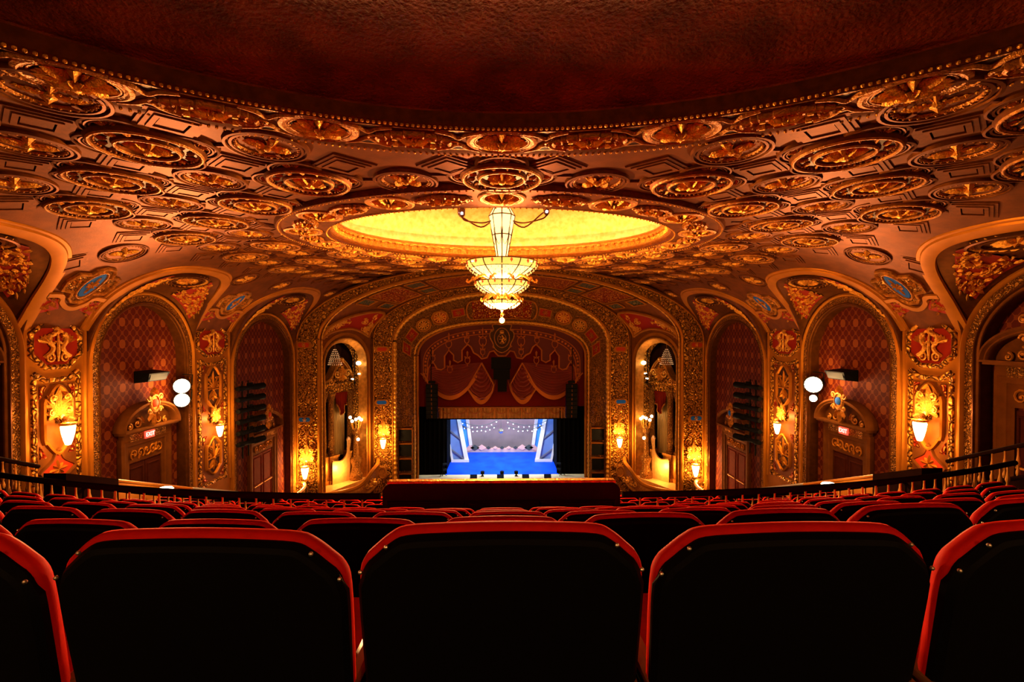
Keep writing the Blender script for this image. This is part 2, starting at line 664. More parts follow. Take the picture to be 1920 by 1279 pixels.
for r in range(-3, 15):
    for k in range(-7, 8):
        s, y = DX * k, Y0 + DY * r
        if y > 4.0:
            big = (r + k) % 2 == 1
            if free_spot(s, y, .8 if big else .5) and abs(s) / max(y, .1) < 1.25:
                i = 0 if big else 1
                place_on_ceiling(protos[i], s, y, used[i])
                used[i] = 1
        s, y = DX * (k + .5), Y0 + DY * (r + .5)
        if y > 4.0 and free_spot(s, y, .4) and abs(s) / max(y, .1) < 1.25:
            place_on_ceiling(protos[2], s, y, used[2])
            used[2] = 1

place_on_ceiling(protos[0], 0.0, 7.98, used[0])

# --- rear dome with its ring
ZC = ZE + HC
rear = thing('rear_dome', (0, RING_C, ZC), kind='structure')
mb = MB()
RI = 6.93
def rear_fn(i, j):
    a = 2 * PI * i
    if j < .12:
        r, z = RI, j / .12 * .16
    else:
        t = (j - .12) / .88
        r, z = RI * (1 - t), .16 + .75 * (1 - (1 - t) ** 2)
    return (r * math.sin(a), RING_C + r * math.cos(a), ZC + z)
mb.grid(rear_fn, 96, 24)
obj('dome_shell', mb, 'rear_dome', rear)

def ring_T(cy, rx, ry, zfun):
    """u: angle from straight ahead, v: factor on the radius, h: down"""
    return lambda u, v, h: Vector((math.sin(u) * rx * v, cy + math.cos(u) * ry * v, zfun(math.sin(u) * rx * v) - h))

zc_fun = lambda x: ZE + prof(x)[1]
RT = ring_T(RING_C, 1, 1, lambda x: zc_fun(x) + .05)
def ring_strip(T, prof_, a0, a1, n):
    m_ = MB(T)
    m_.grid(lambda i, j: (a0 + (a1 - a0) * i, prof_[int(round(j * (len(prof_) - 1)))][0], prof_[int(round(j * (len(prof_) - 1)))][1]), n, len(prof_) - 1)
    return m_
AR = 1.25
obj('ring_band', ring_strip(RT, [(6.90, -.1), (6.90, .06), (6.97, .10), (7.02, .06), (7.70, .06), (7.75, .085), (7.86, .085), (7.90, .0), (7.90, -.1)], -AR, AR, 120), 'ceiling_mould', rear)
mb = MB(RT)
for R_, st, rr in ((6.92, .0098, .022), (7.83, .0110, .022)):
    k = -AR
    while k < AR:
        q = RT(k, R_, .09)
        mb2 = (q.x, q.y, q.z)
        mb.T = IDT
        mb.ball(mb2, rr, 5, 3)
        k += st
obj('bead_edge', mb, 'gold_leaf', rear, kind='stuff')
mb = MB(RT)
for R_ in (7.06, 7.66):
    mb.grid(lambda i, j: (-AR + 2 * AR * i, R_ - .012 + .024 * j, .075), 120, 1)
obj('gilt_line', mb, 'gold_dark', rear)

def rosette_frame(T):
    f = MB(T)
    f.sweep(circle(.44, 36), [(-.05, 0), (-.045, .03), (0, .045), (.03, .03), (.05, .03), (.06, 0)], True)
    f.sweep(circle(.365, 32), half_round(.025, .03), True)
    return f

def flower_mb(T, n=16, R=.345, h=.075):
    g = MB(T)
    for k in range(n):
        a = 2 * PI * k / n
        g.leaf((.04 * math.cos(a), .04 * math.sin(a)), a, R - .02 if k % 2 == 0 else R - .06, .150 if k % 2 == 0 else .055, h * (.6 if k % 2 else 1.1), .0)
    for k in range(8):
        a = 2 * PI * (k + .5) / 8
        g.leaf((0, 0), a, .16, .07, .06, h * .75)
    g.ball((0, 0, h), .06, 8, 4)
    return g

def cartouche_mbs(T, s=1.0):
    f = MB(T)
    pts = [(-.60, 0), (-.58, .10), (-.46, .12), (-.44, .18), (-.36, .18), (-.34, .24), (-.16, .24), (-.14, .30), (.14, .30), (.16, .24), (.34, .24), (.36, .18), (.44, .18), (.46, .12), (.58, .10), (.60, 0)]
    pts = [(x * s, y * s) for x, y in pts]
    full = pts + [(x, -y) for x, y in pts[-2:0:-1]]
    f.sweep(full[::-1], [(.035, 0), (.03, .06), (0, .08), (-.03, .06), (-.035, 0)], True)
    for sx in (-1, 1):
        f.spiral((sx * .66 * s, 0), .13 * s, PI / 2, 1.4, sx, .022, .04, 14)
        f.spiral((sx * .52 * s, 0), .09 * s, PI, 1.2, -sx, .02, .05, 12)
    p = MB(T)
    p.prism(circle(.36 * s, 24, sx=1.15, sy=.62), 0.0, .04, .15)
    g = MB(T)
    for k in range(10):
        a = 2 * PI * k / 10
        g.leaf((0, 0), a, (.24 if abs(math.cos(a)) > .5 else .15) * s, .09 * s, .08, .03)
    for k in range(4):
        g.cbox(((-.5 if k % 2 else .5) * s * .62, (-.5 if k > 1 else .5) * s * .36, .05), (.08 * s, .05 * s, .10))
    g.ball((0, 0, .1), .045 * s, 7, 3)
    return f, p, g

def tangent_T(T, u0, v0, su, sv):
    """flat frame tangent to a curved surface T at (u0, v0); u along the surface's first axis"""
    o = T(u0, v0, 0)
    e = 1e-3
    U = (T(u0 + e, v0, 0) - T(u0 - e, v0, 0)).normalized()
    V = (T(u0, v0 + e, 0) - T(u0, v0 - e, 0)).normalized()
    N = T(u0, v0, 1) - o
    N.normalize()
    return lambda u, v, h: o + U * (u * su) + V * (v * sv) + N * h

STEP = math.radians(9.25)
for k in range(-6, 7):
    Tt = tangent_T(RT, k * STEP, 7.36, 1.0, .72)
    if k % 2 == 0:
        Tt = tangent_T(RT, k * STEP, 7.36, 1.0, .78)
        o = obj('flower_rosette', rosette_frame(lambda u, v, h: Tt(u, v, h + .06)), 'gold_dark', rear)
        obj('rosette_shade', MB(lambda u, v, h: Tt(u, v, h + .066)).flat(circle(.35, 24), 0), 'recess_shade', o)
        obj('flower', flower_mb(lambda u, v, h: Tt(u, v, h + .07)), 'gold_leaf', o)
    else:
        Tc = lambda u, v, h: Tt(u, v, h + .06)
        f, p, g = cartouche_mbs(Tc, .80)
        o = obj('scroll_cartouche', f, 'gold_dark', rear)
        obj('cartouche_field', p, 'gold_paint', o)
        obj('leaf_spray', g, 'gold_leaf', o)
    Tn = tangent_T(RT, (k + .5) * STEP, 7.36, 1.0, 1.0)
    n_ = MB(lambda u, v, h: Tn(u, v, h + .062))
    for sg in (-1, 1):
        n_.flat([(-.17, sg * .30), (.17, sg * .30), (0, sg * .13)], 0.003)
    q_ = obj('notch_field', n_, 'recess_shade', rear)
    n2_ = MB(lambda u, v, h: Tn(u, v, h + .062))
    for sg in (-1, 1):
        n2_.sweep(smooth_path([(-.30, sg * .30), (-.12, sg * .22), (0, sg * .10), (.12, sg * .22), (.30, sg * .30)], 6), half_round(.02, .045))
    obj('strap_moulding', n2_, 'gold_dark', rear)

# --- main dome: ring, cornice, glowing shell
dome = thing('main_dome', (0, DOME_C, ZC), kind='structure')
DT = ring_T(DOME_C, 1, 1, lambda x: ZC)
def ell_T(e0, e1):
    """u angle, v 0 inner rim .. 1 outer rim, h down"""
    def T(u, v, h):
        rx = e0[0] + (e1[0] - e0[0]) * v
        ry = e0[1] + (e1[1] - e0[1]) * v
        x = math.sin(u) * rx
        return Vector((x, DOME_C + math.cos(u) * ry, ZC - h - .03))
    return T
ET = ell_T((4.50, 3.20), (5.70, 4.45))
def estrip(T, prof_, n=120):
    m_ = MB(T)
    m_.grid(lambda i, j: (2 * PI * i, prof_[int(round(j * (len(prof_) - 1)))][0], prof_[int(round(j * (len(prof_) - 1)))][1]), n, len(prof_) - 1)
    return m_
obj('ring_band', estrip(ET, [(-.02, -.30), (-.02, .02), (.03, .06), (.08, .03), (.9, .03), (.93, .07), (1.0, .07), (1.03, .0), (1.03, -.08)]), 'ceiling_mould', dome)
mb = MB()
for vv_, st, rr in ((.05, 230, .020), (.965, 280, .020)):
    for k in range(st):
        q = ET(2 * PI * k / st, vv_, .075)
        mb.ball(tuple(q), rr, 5, 3)
obj('bead_edge', mb, 'gold_leaf', dome, kind='stuff')
nring = 28
for k in range(nring):
    a = 2 * PI * k / nring
    Tt0 = tangent_T(ET, a + PI, .5, 1.0, 1.0)
    if k % 2 == 0:
        Tt = lambda u, v, h: Tt0(u * .95, v * .95, h + .03)
        o = obj('flower_rosette', rosette_frame(Tt), 'gold_dark', dome)
        obj('rosette_shade', MB(Tt).flat(circle(.35, 24), .006), 'recess_shade', o)
        obj('flower', flower_mb(Tt), 'gold_leaf', o)
    else:
        Tt = lambda u, v, h: Tt0(u, v, h + .03)
        f, p, g = cartouche_mbs(Tt, .78)
        o = obj('scroll_cartouche', f, 'gold_dark', dome)
        obj('leaf_spray', g, 'gold_leaf', o)
# cornice around the opening: a moulded lip that hides the cove lamps
mb = MB()
cprof = [(1.03, .0), (1.0, .0), (.985, .02), (.985, .17), (.97, .19), (.965, .23), (.955, .25), (.955, .28), (.965, .30), (1.08, .30)]
def corn(i, j):
    q = cprof[int(round(j * (len(cprof) - 1)))]
    a = 2 * PI * i
    return (math.sin(a) * 4.47 * q[0], DOME_C + math.cos(a) * 3.17 * q[0], ZC + q[1])
mb.grid(corn, 120, len(cprof) - 1)
obj('cornice', mb, 'gold_dark', dome)
mb = MB()
for k in range(96):
    a = 2 * PI * k / 96
    ca, sa = math.cos(a), math.sin(a)
    r = .982
    T_ = plane_T((sa * 4.47 * r, DOME_C + ca * 3.17 * r, ZC + .05), Vector((ca, -sa, 0)), Vector((0, 0, 1)), Vector((-sa, -ca, 0)))
    mb = MB(T_)
    mb.leaf((0, -.03), PI / 2, .15, .15, .08, 0.0)
    mb.cbox((.0, .13, .03), (.13, .03, .06))
    obj('leaf_dentil', mb, 'gold_leaf', dome)

mb = MB()
def shell(i, j):
    a = 2 * PI * i
    t = j * PI / 2
    rr = 1.12 * math.cos(t)
    return (math.sin(a) * 4.47 * rr, DOME_C + math.cos(a) * 3.17 * rr, ZC + .30 + 2.5 * math.sin(t))
mb.grid(shell, 96, 24)
mat('dome_leaf', (0.92, 0.50, 0.20), 0.5, 0.1, color2=(0.80, 0.36, 0.09), vscale=7.0, bump=0.25, bscale=14)
obj('dome_shell', mb, 'dome_leaf', dome)
# cove lamp tube lying behind the lip
mat('cove_lamp', (1, .8, .5), emit=(1.0, 0.62, 0.26), power=32)
mb = MB()
pts = []
for k in range(97):
    a = 2 * PI * k / 96
    pts.append((math.sin(a) * 4.47 * 1.05, DOME_C + math.cos(a) * 3.17 * 1.06, ZC + .318))
mb.tube(pts, .026, 6, False)
obj('cove_lamp', mb, 'cove_lamp', dome)

# ------------------------------------------------------------------ side walls, niches, pilasters
SIDE = {-1: 'left', 1: 'right'}
NICHE = ['nearest', 'middle', 'far']

def wall_T(s, x=W):
    return lambda u, v, h: Vector((s * (x - h), u, ZE + v))

def arch_path(a, inset=0.0, zb=-11.0, n=40):
    d0, d1, zs, rs = a
    dc, hw = (d0 + d1) / 2, (d1 - d0) / 2 - inset
    out = [(dc - hw, zb)] + [(dc - hw, zb + (zs - zb) * k / 4) for k in range(1, 4)]
    for i in range(n + 1):
        t = PI * i / n
        out.append((dc - hw * math.cos(t), zs + (rs - inset) * math.sin(t)))
    out += [(dc + hw, zs + (zb - zs) * k / 4) for k in range(1, 5)]
    return out

def pad(T, dh):
    return lambda u, v, h: T(u, v, h + dh)

FLOOR_Z = 0.6 - ZE      # stalls floor relative to the eye
for s in (-1, 1):
    wall = thing('wall_' + SIDE[s], (s * W, 20, 0), kind='structure')
    WT = wall_T(s)
    # plain wall strips between and below the arches
    mb = MB(WT)
    edges = [3.0, 7.1, 12.1, 14.0, 18.65, 21.25, 27.55, 28.3]
    for a, b in ((3.0, 7.1), (12.1, 14.0), (18.65, 21.25), (27.55, 28.3)):
        mb.grid(lambda i, j: (a + (b - a) * i, FLOOR_Z + (0.25 - FLOOR_Z) * j, 0), 1, 12)
    obj('wall_plaster', mb, 'gold_paint', wall)
    for ai, a in enumerate(ARCHES):
        d0, d1, zs, rs = a
        dc, hw = (d0 + d1) / 2, (d1 - d0) / 2
        n = thing('arched_niche', (s * W, dc, ZE - 6), f'{NICHE[ai]} arched wallpapered niche of the {SIDE[s]} side wall', 'niche', 'arched niches of the side walls')
        inner = arch_path(a, .42)
        # wallpapered back and its reveal
        B = MB(wall_T(s, W + .32))
        B.flat([p for p in inner], 0)
        B.v = B.v
        obj('niche_back', B, 'wallpaper', n, smooth=False)
        Rv = MB(WT)
        m_ = len(inner)
        Rv.add([(p[0], p[1], 0.02) for p in inner] + [(p[0], p[1], -.32) for p in inner], [(i, i + 1, m_ + i + 1, m_ + i) for i in range(m_ - 1)])
        obj('niche_reveal', Rv, 'bronze', n)
        A = MB(WT)
        A.sweep(arch_path(a, .20), [(.10, .02), (.10, .08), (-.10, .08), (-.10, .02)])
        obj('archivolt_band', A, 'filigree_fine', n)
        A = MB(WT)
        A.sweep(arch_path(a, 0.0), [(.04, 0), (.03, .10), (-.03, .14), (-.07, .10), (-.09, .05), (-.11, .05)])
        obj('archivolt_moulding', A, 'gold_paint', n)
        A = MB(WT)
        A.sweep(arch_path(a, .30), [(.01, .0), (.0, .09), (-.04, .10), (-.06, .05), (-.09, .05), (-.12, .03), (-.13, 0)])
        obj('inner_moulding', A, 'bronze', n)
        # lunette: ruled from the arch to its rib on the cove
        E = arch_path(a, 0, n=48)[4:4 + 49]
        R = lun_path(a, 0, 48)
        CT = cove_T(s)
        def LT(u, v, h, E=E, R=R, CT=CT, WT=WT):
            f = min(max(u, 0), 1) * 48
            i = min(int(f), 47)
            t = f - i
            e = WT(E[i][0], E[i][1], 0).lerp(WT(E[i + 1][0], E[i + 1][1], 0), t)
            r = CT(R[i][0], R[i][1], 0).lerp(CT(R[i + 1][0], R[i + 1][1], 0), t)
            p = e.lerp(r, v)
            nrm = Vector((-s * .55, 0, -.83))
            lat = (u - .5) * 1.2
            return p + (nrm + Vector((0, -lat, 0))).normalized() * h
        Lm = MB(LT)
        Lm.grid(lambda i, j: (i, j, 0), 48, 8)
        obj('lunette_vault', Lm, 'bronze', n)
        Lr = MB(CT)
        Lr.sweep(lun_path(a, .02, 56), [(.20, 0), (.19, .05), (.10, .07), (-.10, .07), (-.13, .03), (-.20, .03), (-.22, 0)])
        obj('lunette_rib', Lr, 'gold_paint', n)
        for sg in (0, 1):
            Ls = MB(LT)
            u0, u1 = (.20, .40) if sg == 0 else (.60, .80)
            Ls.grid(lambda i, j: (u0 + (u1 - u0) * i, .14 + .66 * j * (1 - abs((i - (0.9 if sg == 0 else .1)) * .55)), .03), 8, 5)
            sp = obj('spandrel_field', Ls, 'red_ground', n)
            Lf = MB()
            rnd = random.Random(5)
            for q in range(130):
                i, j = rnd.random(), rnd.random()
                j2 = .18 + .56 * j * (1 - abs((i - (0.9 if sg == 0 else .1)) * .55))
                u = u0 + (u1 - u0) * i
                Tl = tangent_T(LT, u, j2, 1, 1)
                Lf.T = pad(Tl, .03)
                Lf.leaf((0, 0), rnd.uniform(0, 6.28), rnd.uniform(.10, .22), .085, .07)
            obj('gilt_foliage', Lf, 'gold_leaf', sp)
        Tl = tangent_T(LT, .5, .62, 1, 1)
        ox = hw * .33
        Ov = MB(pad(Tl, .02))
        Ov.lathe([(1.10, 0), (1.08, .10), (1.0, .12), (.95, .06), (.80, .05), (.78, .09), (.72, .09), (.70, .03), (0, .02)], 36, sx=ox * 1.15, sy=.46)
        ov = obj('oval_rosette', Ov, 'bronze', n)
        Of = MB(pad(Tl, .04))
        for k in range(26):
            t = 2 * PI * k / 26
            Of.leaf((ox * 1.0 * math.cos(t), .40 * math.sin(t)), t + 1.2, .20, .12, .07, .02)
        for k in range(12):
            t = 2 * PI * k / 12
            L_ = .62 * ox * .42 / math.hypot(.42 * math.cos(t), ox * .62 * math.sin(t) + 1e-6) if k % 6 else .58 * ox
            L_ = math.hypot(.62 * ox * math.cos(t), .26 * math.sin(t))
            Of.leaf((0, 0), math.atan2(.26 * math.sin(t), .62 * ox * math.cos(t)), L_, .15, .10, .01)
        obj('gilt_foliage', Of, 'gold_leaf', ov)
mat('lamp_glass', (1, .85, .6), emit=(1.0, 0.62, 0.20), power=16)
mat('lamp_white', (1, .95, .9), emit=(1.0, 0.80, 0.55), power=9)
mat('bulb', (1, .9, .8), emit=(1.0, 0.75, 0.50), power=9)
mat('black_metal', (0.0025, 0.002, 0.0016), 0.7, 0.0, spec=.1)
mat('door_wood', (0.06, 0.010, 0.003), 0.8, spec=.04, vary=.3, vscale=4)
mat('door_red', (0.16, 0.016, 0.004), 0.8, spec=.04, vary=.3, vscale=4)
mat('door_case', (0.15, 0.045, 0.008), 0.75, 0.1, spec=.04, vary=.25, vscale=4)
mat('casing', (0.21, 0.060, 0.008), 0.45, 0.2, spec=.08, vary=.25, vscale=4)
mat('sign_red', (0.5, 0.02, 0.01), emit=(1.0, 0.06, 0.03), power=1.6)
mat('sign_letter', (1, .6, .5), emit=(1.0, 0.55, 0.45), power=2.4)

def octagon(w, h, k=.30):
    a, b = w / 2, h / 2
    return [(-a, -b * .45), (-a * .45, -b), (a * .45, -b), (a, -b * .45), (a, b * .45), (a * .45, b), (-a * .45, b), (-a, b * .45)]

def griffin(mb_, sg, k=1.0):
    q = lambda x, y, h=.05: (sg * x * k, y, h)
    mb_.tube(smooth_path([q(.14, .24), q(.24, .22), q(.23, .05), q(.14, -.08), q(.20, -.22), q(.36, -.33)], 4), [.05] * 21 if False else .055, 6)
    mb_.ball(q(.16, .27, .09), .065, 7, 4)
    mb_.leaf(q(.12, .29)[:2], PI / 2 + sg * .6, .13, .06, .08, .05)
    for i in range(5):
        a = math.radians(20 + 22 * i)
        mb_.leaf(q(.24, .02)[:2], a if sg > 0 else PI - a, .34 - .03 * i, .09, .09, .02)
    mb_.spiral(q(.22, -.36)[:2], .13, PI / 2, 1.3, sg, .028, .05, 14)
    mb_.tube([q(.20, .05), q(.10, .02), q(.06, .08)], .028, 5)

def palmette(mb_, c, H, Wd, h=.06):
    """upright gilt spray: a central spear, curling fronds and a base"""
    x, y = c
    mb_.leaf((x, y), PI / 2, H, Wd * .22, h, .0)
    for i, (a, L) in enumerate(((18, .80), (36, .62), (58, .48), (84, .38))):
        for sg in (-1, 1):
            t = PI / 2 + sg * math.radians(a)
            mb_.leaf((x, y + H * .04), t, H * L, Wd * .20, h * .9, 0.0, curl=sg * .22)
    for sg in (-1, 1):
        mb_.spiral((x + sg * Wd * .26, y + H * .62), Wd * .15, -PI / 2, 1.3, sg, Wd * .04, h * .6, 12)
        mb_.spiral((x + sg * Wd * .33, y + H * .18), Wd * .13, PI / 2, 1.2, -sg, Wd * .04, h * .6, 12)
    mb_.ball((x, y + H * .02, h * .5), Wd * .13, 7, 4)

def sconce(T, c, k, label, power, up=True):
    """wall bracket: leafy back, bowl and a lit glass tulip hanging in front of it"""
    o = T(c[0], c[1], 0)
    th = thing('wall_sconce', o, label, 'sconce', 'lit wall sconces')
    b = MB(pad(T, .03))
    palmette(b, (c[0], c[1] + .30 * k), .85 * k, .75 * k, .10 * k)
    obj('leafy_backplate', b, 'gold_leaf', th)
    a = MB(T)
    a.tube([(c[0], c[1] + .32 * k, .02), (c[0], c[1] + .30 * k, .18 * k), (c[0], c[1] + .22 * k, .27 * k)], .035 * k, 6)
    for i in range(9):
        t = PI * i / 8
        a.leaf((c[0] + .20 * k * math.cos(t), c[1] + .16 * k), PI / 2 + (t - PI / 2) * .5, .16 * k, .10 * k, .05, .22 * k)
    obj('bracket', a, 'bronze', th)
    P0 = T(c[0], c[1], .27 * k)
    g = MB(lambda u, v, h: P0 + Vector((u, v, h)))
    g.lathe([(.0, -.46 * k), (.06 * k, -.44 * k), (.10 * k, -.32 * k), (.14 * k, -.14 * k), (.165 * k, .04 * k), (.13 * k, .13 * k), (0, .16 * k)], 14)
    obj('glass_shade', g, 'lamp_glass', th)
    r = MB(lambda u, v, h: P0 + Vector((u, v, h)))
    r.lathe([(.16 * k, .08 * k), (.19 * k, .10 * k), (.20 * k, .15 * k), (.14 * k, .17 * k)], 14)
    obj('shade_collar', r, 'gold_dark', th)
    n = (T(c[0], c[1], 1) - o)
    lp = o + n * (.42 * k) + Vector((0, 0, .42 * k))
    l_ = light('POINT', 'sconce_light', lp, power * 1.2, WARM, .06)
    l2 = light('POINT', 'sconce_light', o + n * (.62 * k) + Vector((0, 0, -.5 * k)), power * .6, WARM, .06)
    return th

def cartouche_outline(w, h):
    a, b = w / 2, h / 2
    P = [(-a * .98, -b * .52), (-a * .98, b * .52), (-a * .80, b * .60), (-a * .42, b * .86), (0, b), (a * .42, b * .86), (a * .80, b * .60), (a * .98, b * .52),
         (a * .98, -b * .52), (a * .80, -b * .62), (a * .42, -b * .86), (0, -b), (-a * .42, -b * .86), (-a * .80, -b * .62)]
    return P[::-1]

def quatrefoil(w, h):
    a, b = w / 2, h / 2
    return smooth_path([(-a, 0), (-a * .52, b * .34), (-a * .30, b * .52), (0, b), (a * .30, b * .52), (a * .52, b * .34), (a, 0),
                        (a * .52, -b * .34), (a * .30, -b * .52), (0, -b), (-a * .30, -b * .52), (-a * .52, -b * .34)], 3, True)[::-1]

PIL = [(12.1, 14.0), (18.65, 21.25)]
for s in (-1, 1):
    sd = SIDE[s]
    for pi_, (d0, d1) in enumerate(PIL):
        dc, w = (d0 + d1) / 2, d1 - d0
        WT = wall_T(s)
        nm = ('near', 'far')[pi_]
        p = thing('pilaster', (s * W, dc, ZE - 6), f'{nm} gilded pilaster with griffin octagon on the {sd} side wall', 'pilaster', 'gilded pilasters')
        T = lambda u, v, h: WT(dc + u * w / 1.9, v, h)
        ow, oh, oz = 1.50, 1.32, -.25
        o = MB(lambda u, v, h: T(u, v + oz, h))
        o.sweep(octagon(ow - .10, oh - .10), [(-.07, 0), (-.06, .06), (0, .09), (.06, .05), (.07, 0)], True)
        of = obj('octagon_frame', o, 'filigree', p)
        o = MB(lambda u, v, h: T(u, v + oz, h))
        o.flat(octagon(ow - .16, oh - .16), .015)
        obj('octagon_field', o, 'red_ground', of)
        o = MB(lambda u, v, h: T(u, v + oz, h + .01))
        for sg in (-1, 1):
            griffin(o, sg)
        o.tube([(0, -.46, .05), (0, -.2, .06), (0, .1, .06), (0, .32, .05)], [.02, .045, .03, .02], 6)
        o.lathe([(.0, .04), (.10, .05), (.06, .08), (0, .09)], 8, c=(0, .36))
        for q in range(5):
            o.leaf((0, .38), PI / 2 + (q - 2) * .5, .14, .06, .06)
        obj('griffin_relief', o, 'gold_leaf', of)
        # raised borders
        b = MB(T)
        for sg in (-1, 1):
            b.sweep([(sg * .64, -6.2 if pi_ else -4.8), (sg * .64, -1.02)], [(.07, 0), (.05, .05), (-.05, .05), (-.07, 0)])
        b.sweep([(-.64, -1.0), (-.34, -1.20), (.34, -1.20), (.64, -1.0)], [(.07, 0), (.05, .06), (-.05, .06), (-.07, 0)])
        if pi_:
            b.sweep([(-.64, -6.1), (.64, -6.1)], [(.07, 0), (.05, .05), (-.05, .05), (-.07, 0)])
        obj('gilt_border', b, 'filigree', p)
        e = MB(T)
        for sg in (-1, 1):
            e.sweep([(sg * .88, -6.3), (sg * .88, .1)], half_round(.05, .06))
        obj('edge_roll', e, 'gold_paint', p)
        f = MB(T)
        f.grid(lambda i, j: (-.56 + 1.12 * i, -4.8 + (3.5 - 0) * j if not pi_ else -6.0 + 4.7 * j, .012), 1, 1)
        obj('panel_field', f, 'casing', p)
        if pi_ == 0:
            frames = [(0, -2.28, .82, 1.86)]
        else:
            frames = [(0, -2.15, .72, 1.75), (0, -5.0, .72, 1.55)]
        for (cx, cz, fw, fh) in frames:
            o = MB(lambda u, v, h: T(cx + u, cz + v, h))
            o.sweep(smooth_path(cartouche_outline(fw, fh), 2, True), [(-.05, .01), (-.03, .08), (.02, .10), (.05, .05), (.06, .01)], True)
            cf = obj('cartouche_frame', o, 'gold_paint', p)
            o = MB(lambda u, v, h: T(cx + u, cz + v, h))
            o.flat(cartouche_outline(fw - .06, fh - .06), .02)
            obj('cartouche_field', o, 'dark_ground' if pi_ else 'casing', cf)
            if pi_:
                o = MB(lambda u, v, h: T(cx + u, cz + v, h + .02))
                palmette(o, (0, -.12), .78, .52, .06)
                for sg in (-1, 1):
                    o.leaf((0, -.12), -PI / 2 + sg * .5, .40, .16, .06)
                    o.leaf((0, -.35), -PI / 2 + sg * .9, .28, .12, .06)
                o.leaf((0, -.1), -PI / 2, .5, .2, .07)
                obj('palmette_relief', o, 'gold_paint', cf)
        if pi_ == 0:
            o = MB(lambda u, v, h: T(u, v - 3.62, h))
            o.sweep(quatrefoil(1.02, 1.10), [(-.04, .01), (-.02, .07), (.03, .06), (.05, .01)], True)
            qf = obj('quatrefoil_frame', o, 'casing', p)
            o = MB(lambda u, v, h: T(u, v - 3.62, h))
            o.flat(quatrefoil(.96, 1.04), .025)
            obj('quatrefoil_field', o, 'red_bright', qf)
            o = MB(lambda u, v, h: T(u, v - 3.62, h + .025))
            for k in range(8):
                o.leaf((0, 0), k * PI / 4 + .1, .28 if k % 2 == 0 else .2, .1, .06)
            obj('leaf_star', o, 'gold_paint', qf)
        # corner triangles around the cartouche
        tz = [-1.55, -3.05] if pi_ == 0 else [-1.42, -2.95, -4.3, -5.75]
        for k, z in enumerate(tz):
            for sg in (-1, 1):
                o = MB(T)
                up = 1 if k % 2 == 0 else -1
                o.prism([(sg * .50, z + up * .20), (sg * .50, z - up * .16), (sg * .30, z + up * .20)], .0, .035, .1)
                obj('corner_panel', o, 'filigree_red', p)
        if pi_ == 0:
            sconce(pad(WT, .03), (dc, -2.52), 1.0, f'lit sconce in the cartouche of the near {sd} pilaster', 70)
        else:
            sconce(pad(WT, .03), (dc + .06, -3.85), .85, f'lit sconce between the palmettes of the far {sd} pilaster', 60)
        # crest panel on the cove above
        CT = cove_T(s)
        k_ = w / 1.9
        s0 = s_of_x(11.05)
        CTT = lambda u, v, h: CT(dc + u * k_, s0 - v, h)
        sh = [(-.62, -.30), (-.30, -.34), (-.27, -.52), (-.12, -.66), (.12, -.66), (.27, -.52), (.30, -.34), (.62, -.30), (.70, 0), (.62, .30), (.30, .34), (.27, .52), (.12, .66), (-.12, .66), (-.27, .52), (-.30, .34), (-.62, .30), (-.70, 0)]
        o = MB(CTT)
        o.sweep(sh, [(-.05, 0), (-.04, .06), (.0, .09), (.04, .05), (.05, 0)], True)
        cf = obj('crest_frame', o, 'gold_dark', p)
        o = MB(CTT)
        o.flat(sh, .02)
        obj('crest_field', o, 'filigree_fine', cf)
        o = MB(CTT)
        o.prism(circle(.5, 24, sx=.42, sy=.95), .02, .05, .06)
        obj('blue_oval', o, 'blue_paint', cf)
        o = MB(CTT)
        o.sweep(circle(.5, 28, sx=.50, sy=1.04), half_round(.03, .05, .02), True)
        for k in range(8):
            a = k * PI / 4
            o.leaf((0, 0), a, .34 if k % 4 == 2 else .17, .09, .05, .05)
        for sg in (-1, 1):
            for k in range(6):
                o.leaf((sg * .45, 0), k * PI / 3, .13, .08, .05, .02)
        obj('leaf_star', o, 'gold_dark', cf)
        o = MB(CTT)
        o.sweep(smooth_path([(-.86, -.52), (-.50, -.50), (-.36, -.70), (-.12, -.86), (.12, -.86), (.36, -.70), (.50, -.50), (.86, -.52)], 4), [(-.07, 0), (-.06, .06), (.06, .06), (.07, 0)])
        obj('gold_strap', o, 'gold_paint', p)
        for sg in (-1, 1):
            o = MB(CTT)
            o.flat([(sg * .88, -.62), (sg * .46, -.62), (sg * .36, -.80), (sg * .30, -.92), (sg * .85, -1.12)], .025)
            sf = obj('spandrel_field', o, 'red_ground', p)
            o = MB(CTT)
            rnd = random.Random(3)
            for q in range(16):
                o.leaf((sg * rnd.uniform(.45, .8), rnd.uniform(-1.0, -.66)), rnd.uniform(0, 6.3), .16, .08, .05, .025)
            obj('gilt_foliage', o, 'gold_dark', sf)

# ------------------------------------------------------------------ doorways in the niches
def text_obj(name, body, size, matrix, m_, parent, extrude=.004):
    cu = bpy.data.curves.new(name, 'FONT')
    cu.body = body
    cu.size = size
    cu.align_x = 'CENTER'
    cu.align_y = 'CENTER'
    cu.extrude = extrude
    cu.materials.append(M[m_])
    o = bpy.data.objects.new(name, cu)
    col.objects.link(o)
    o.parent = parent
    o.matrix_local = matrix
    return o

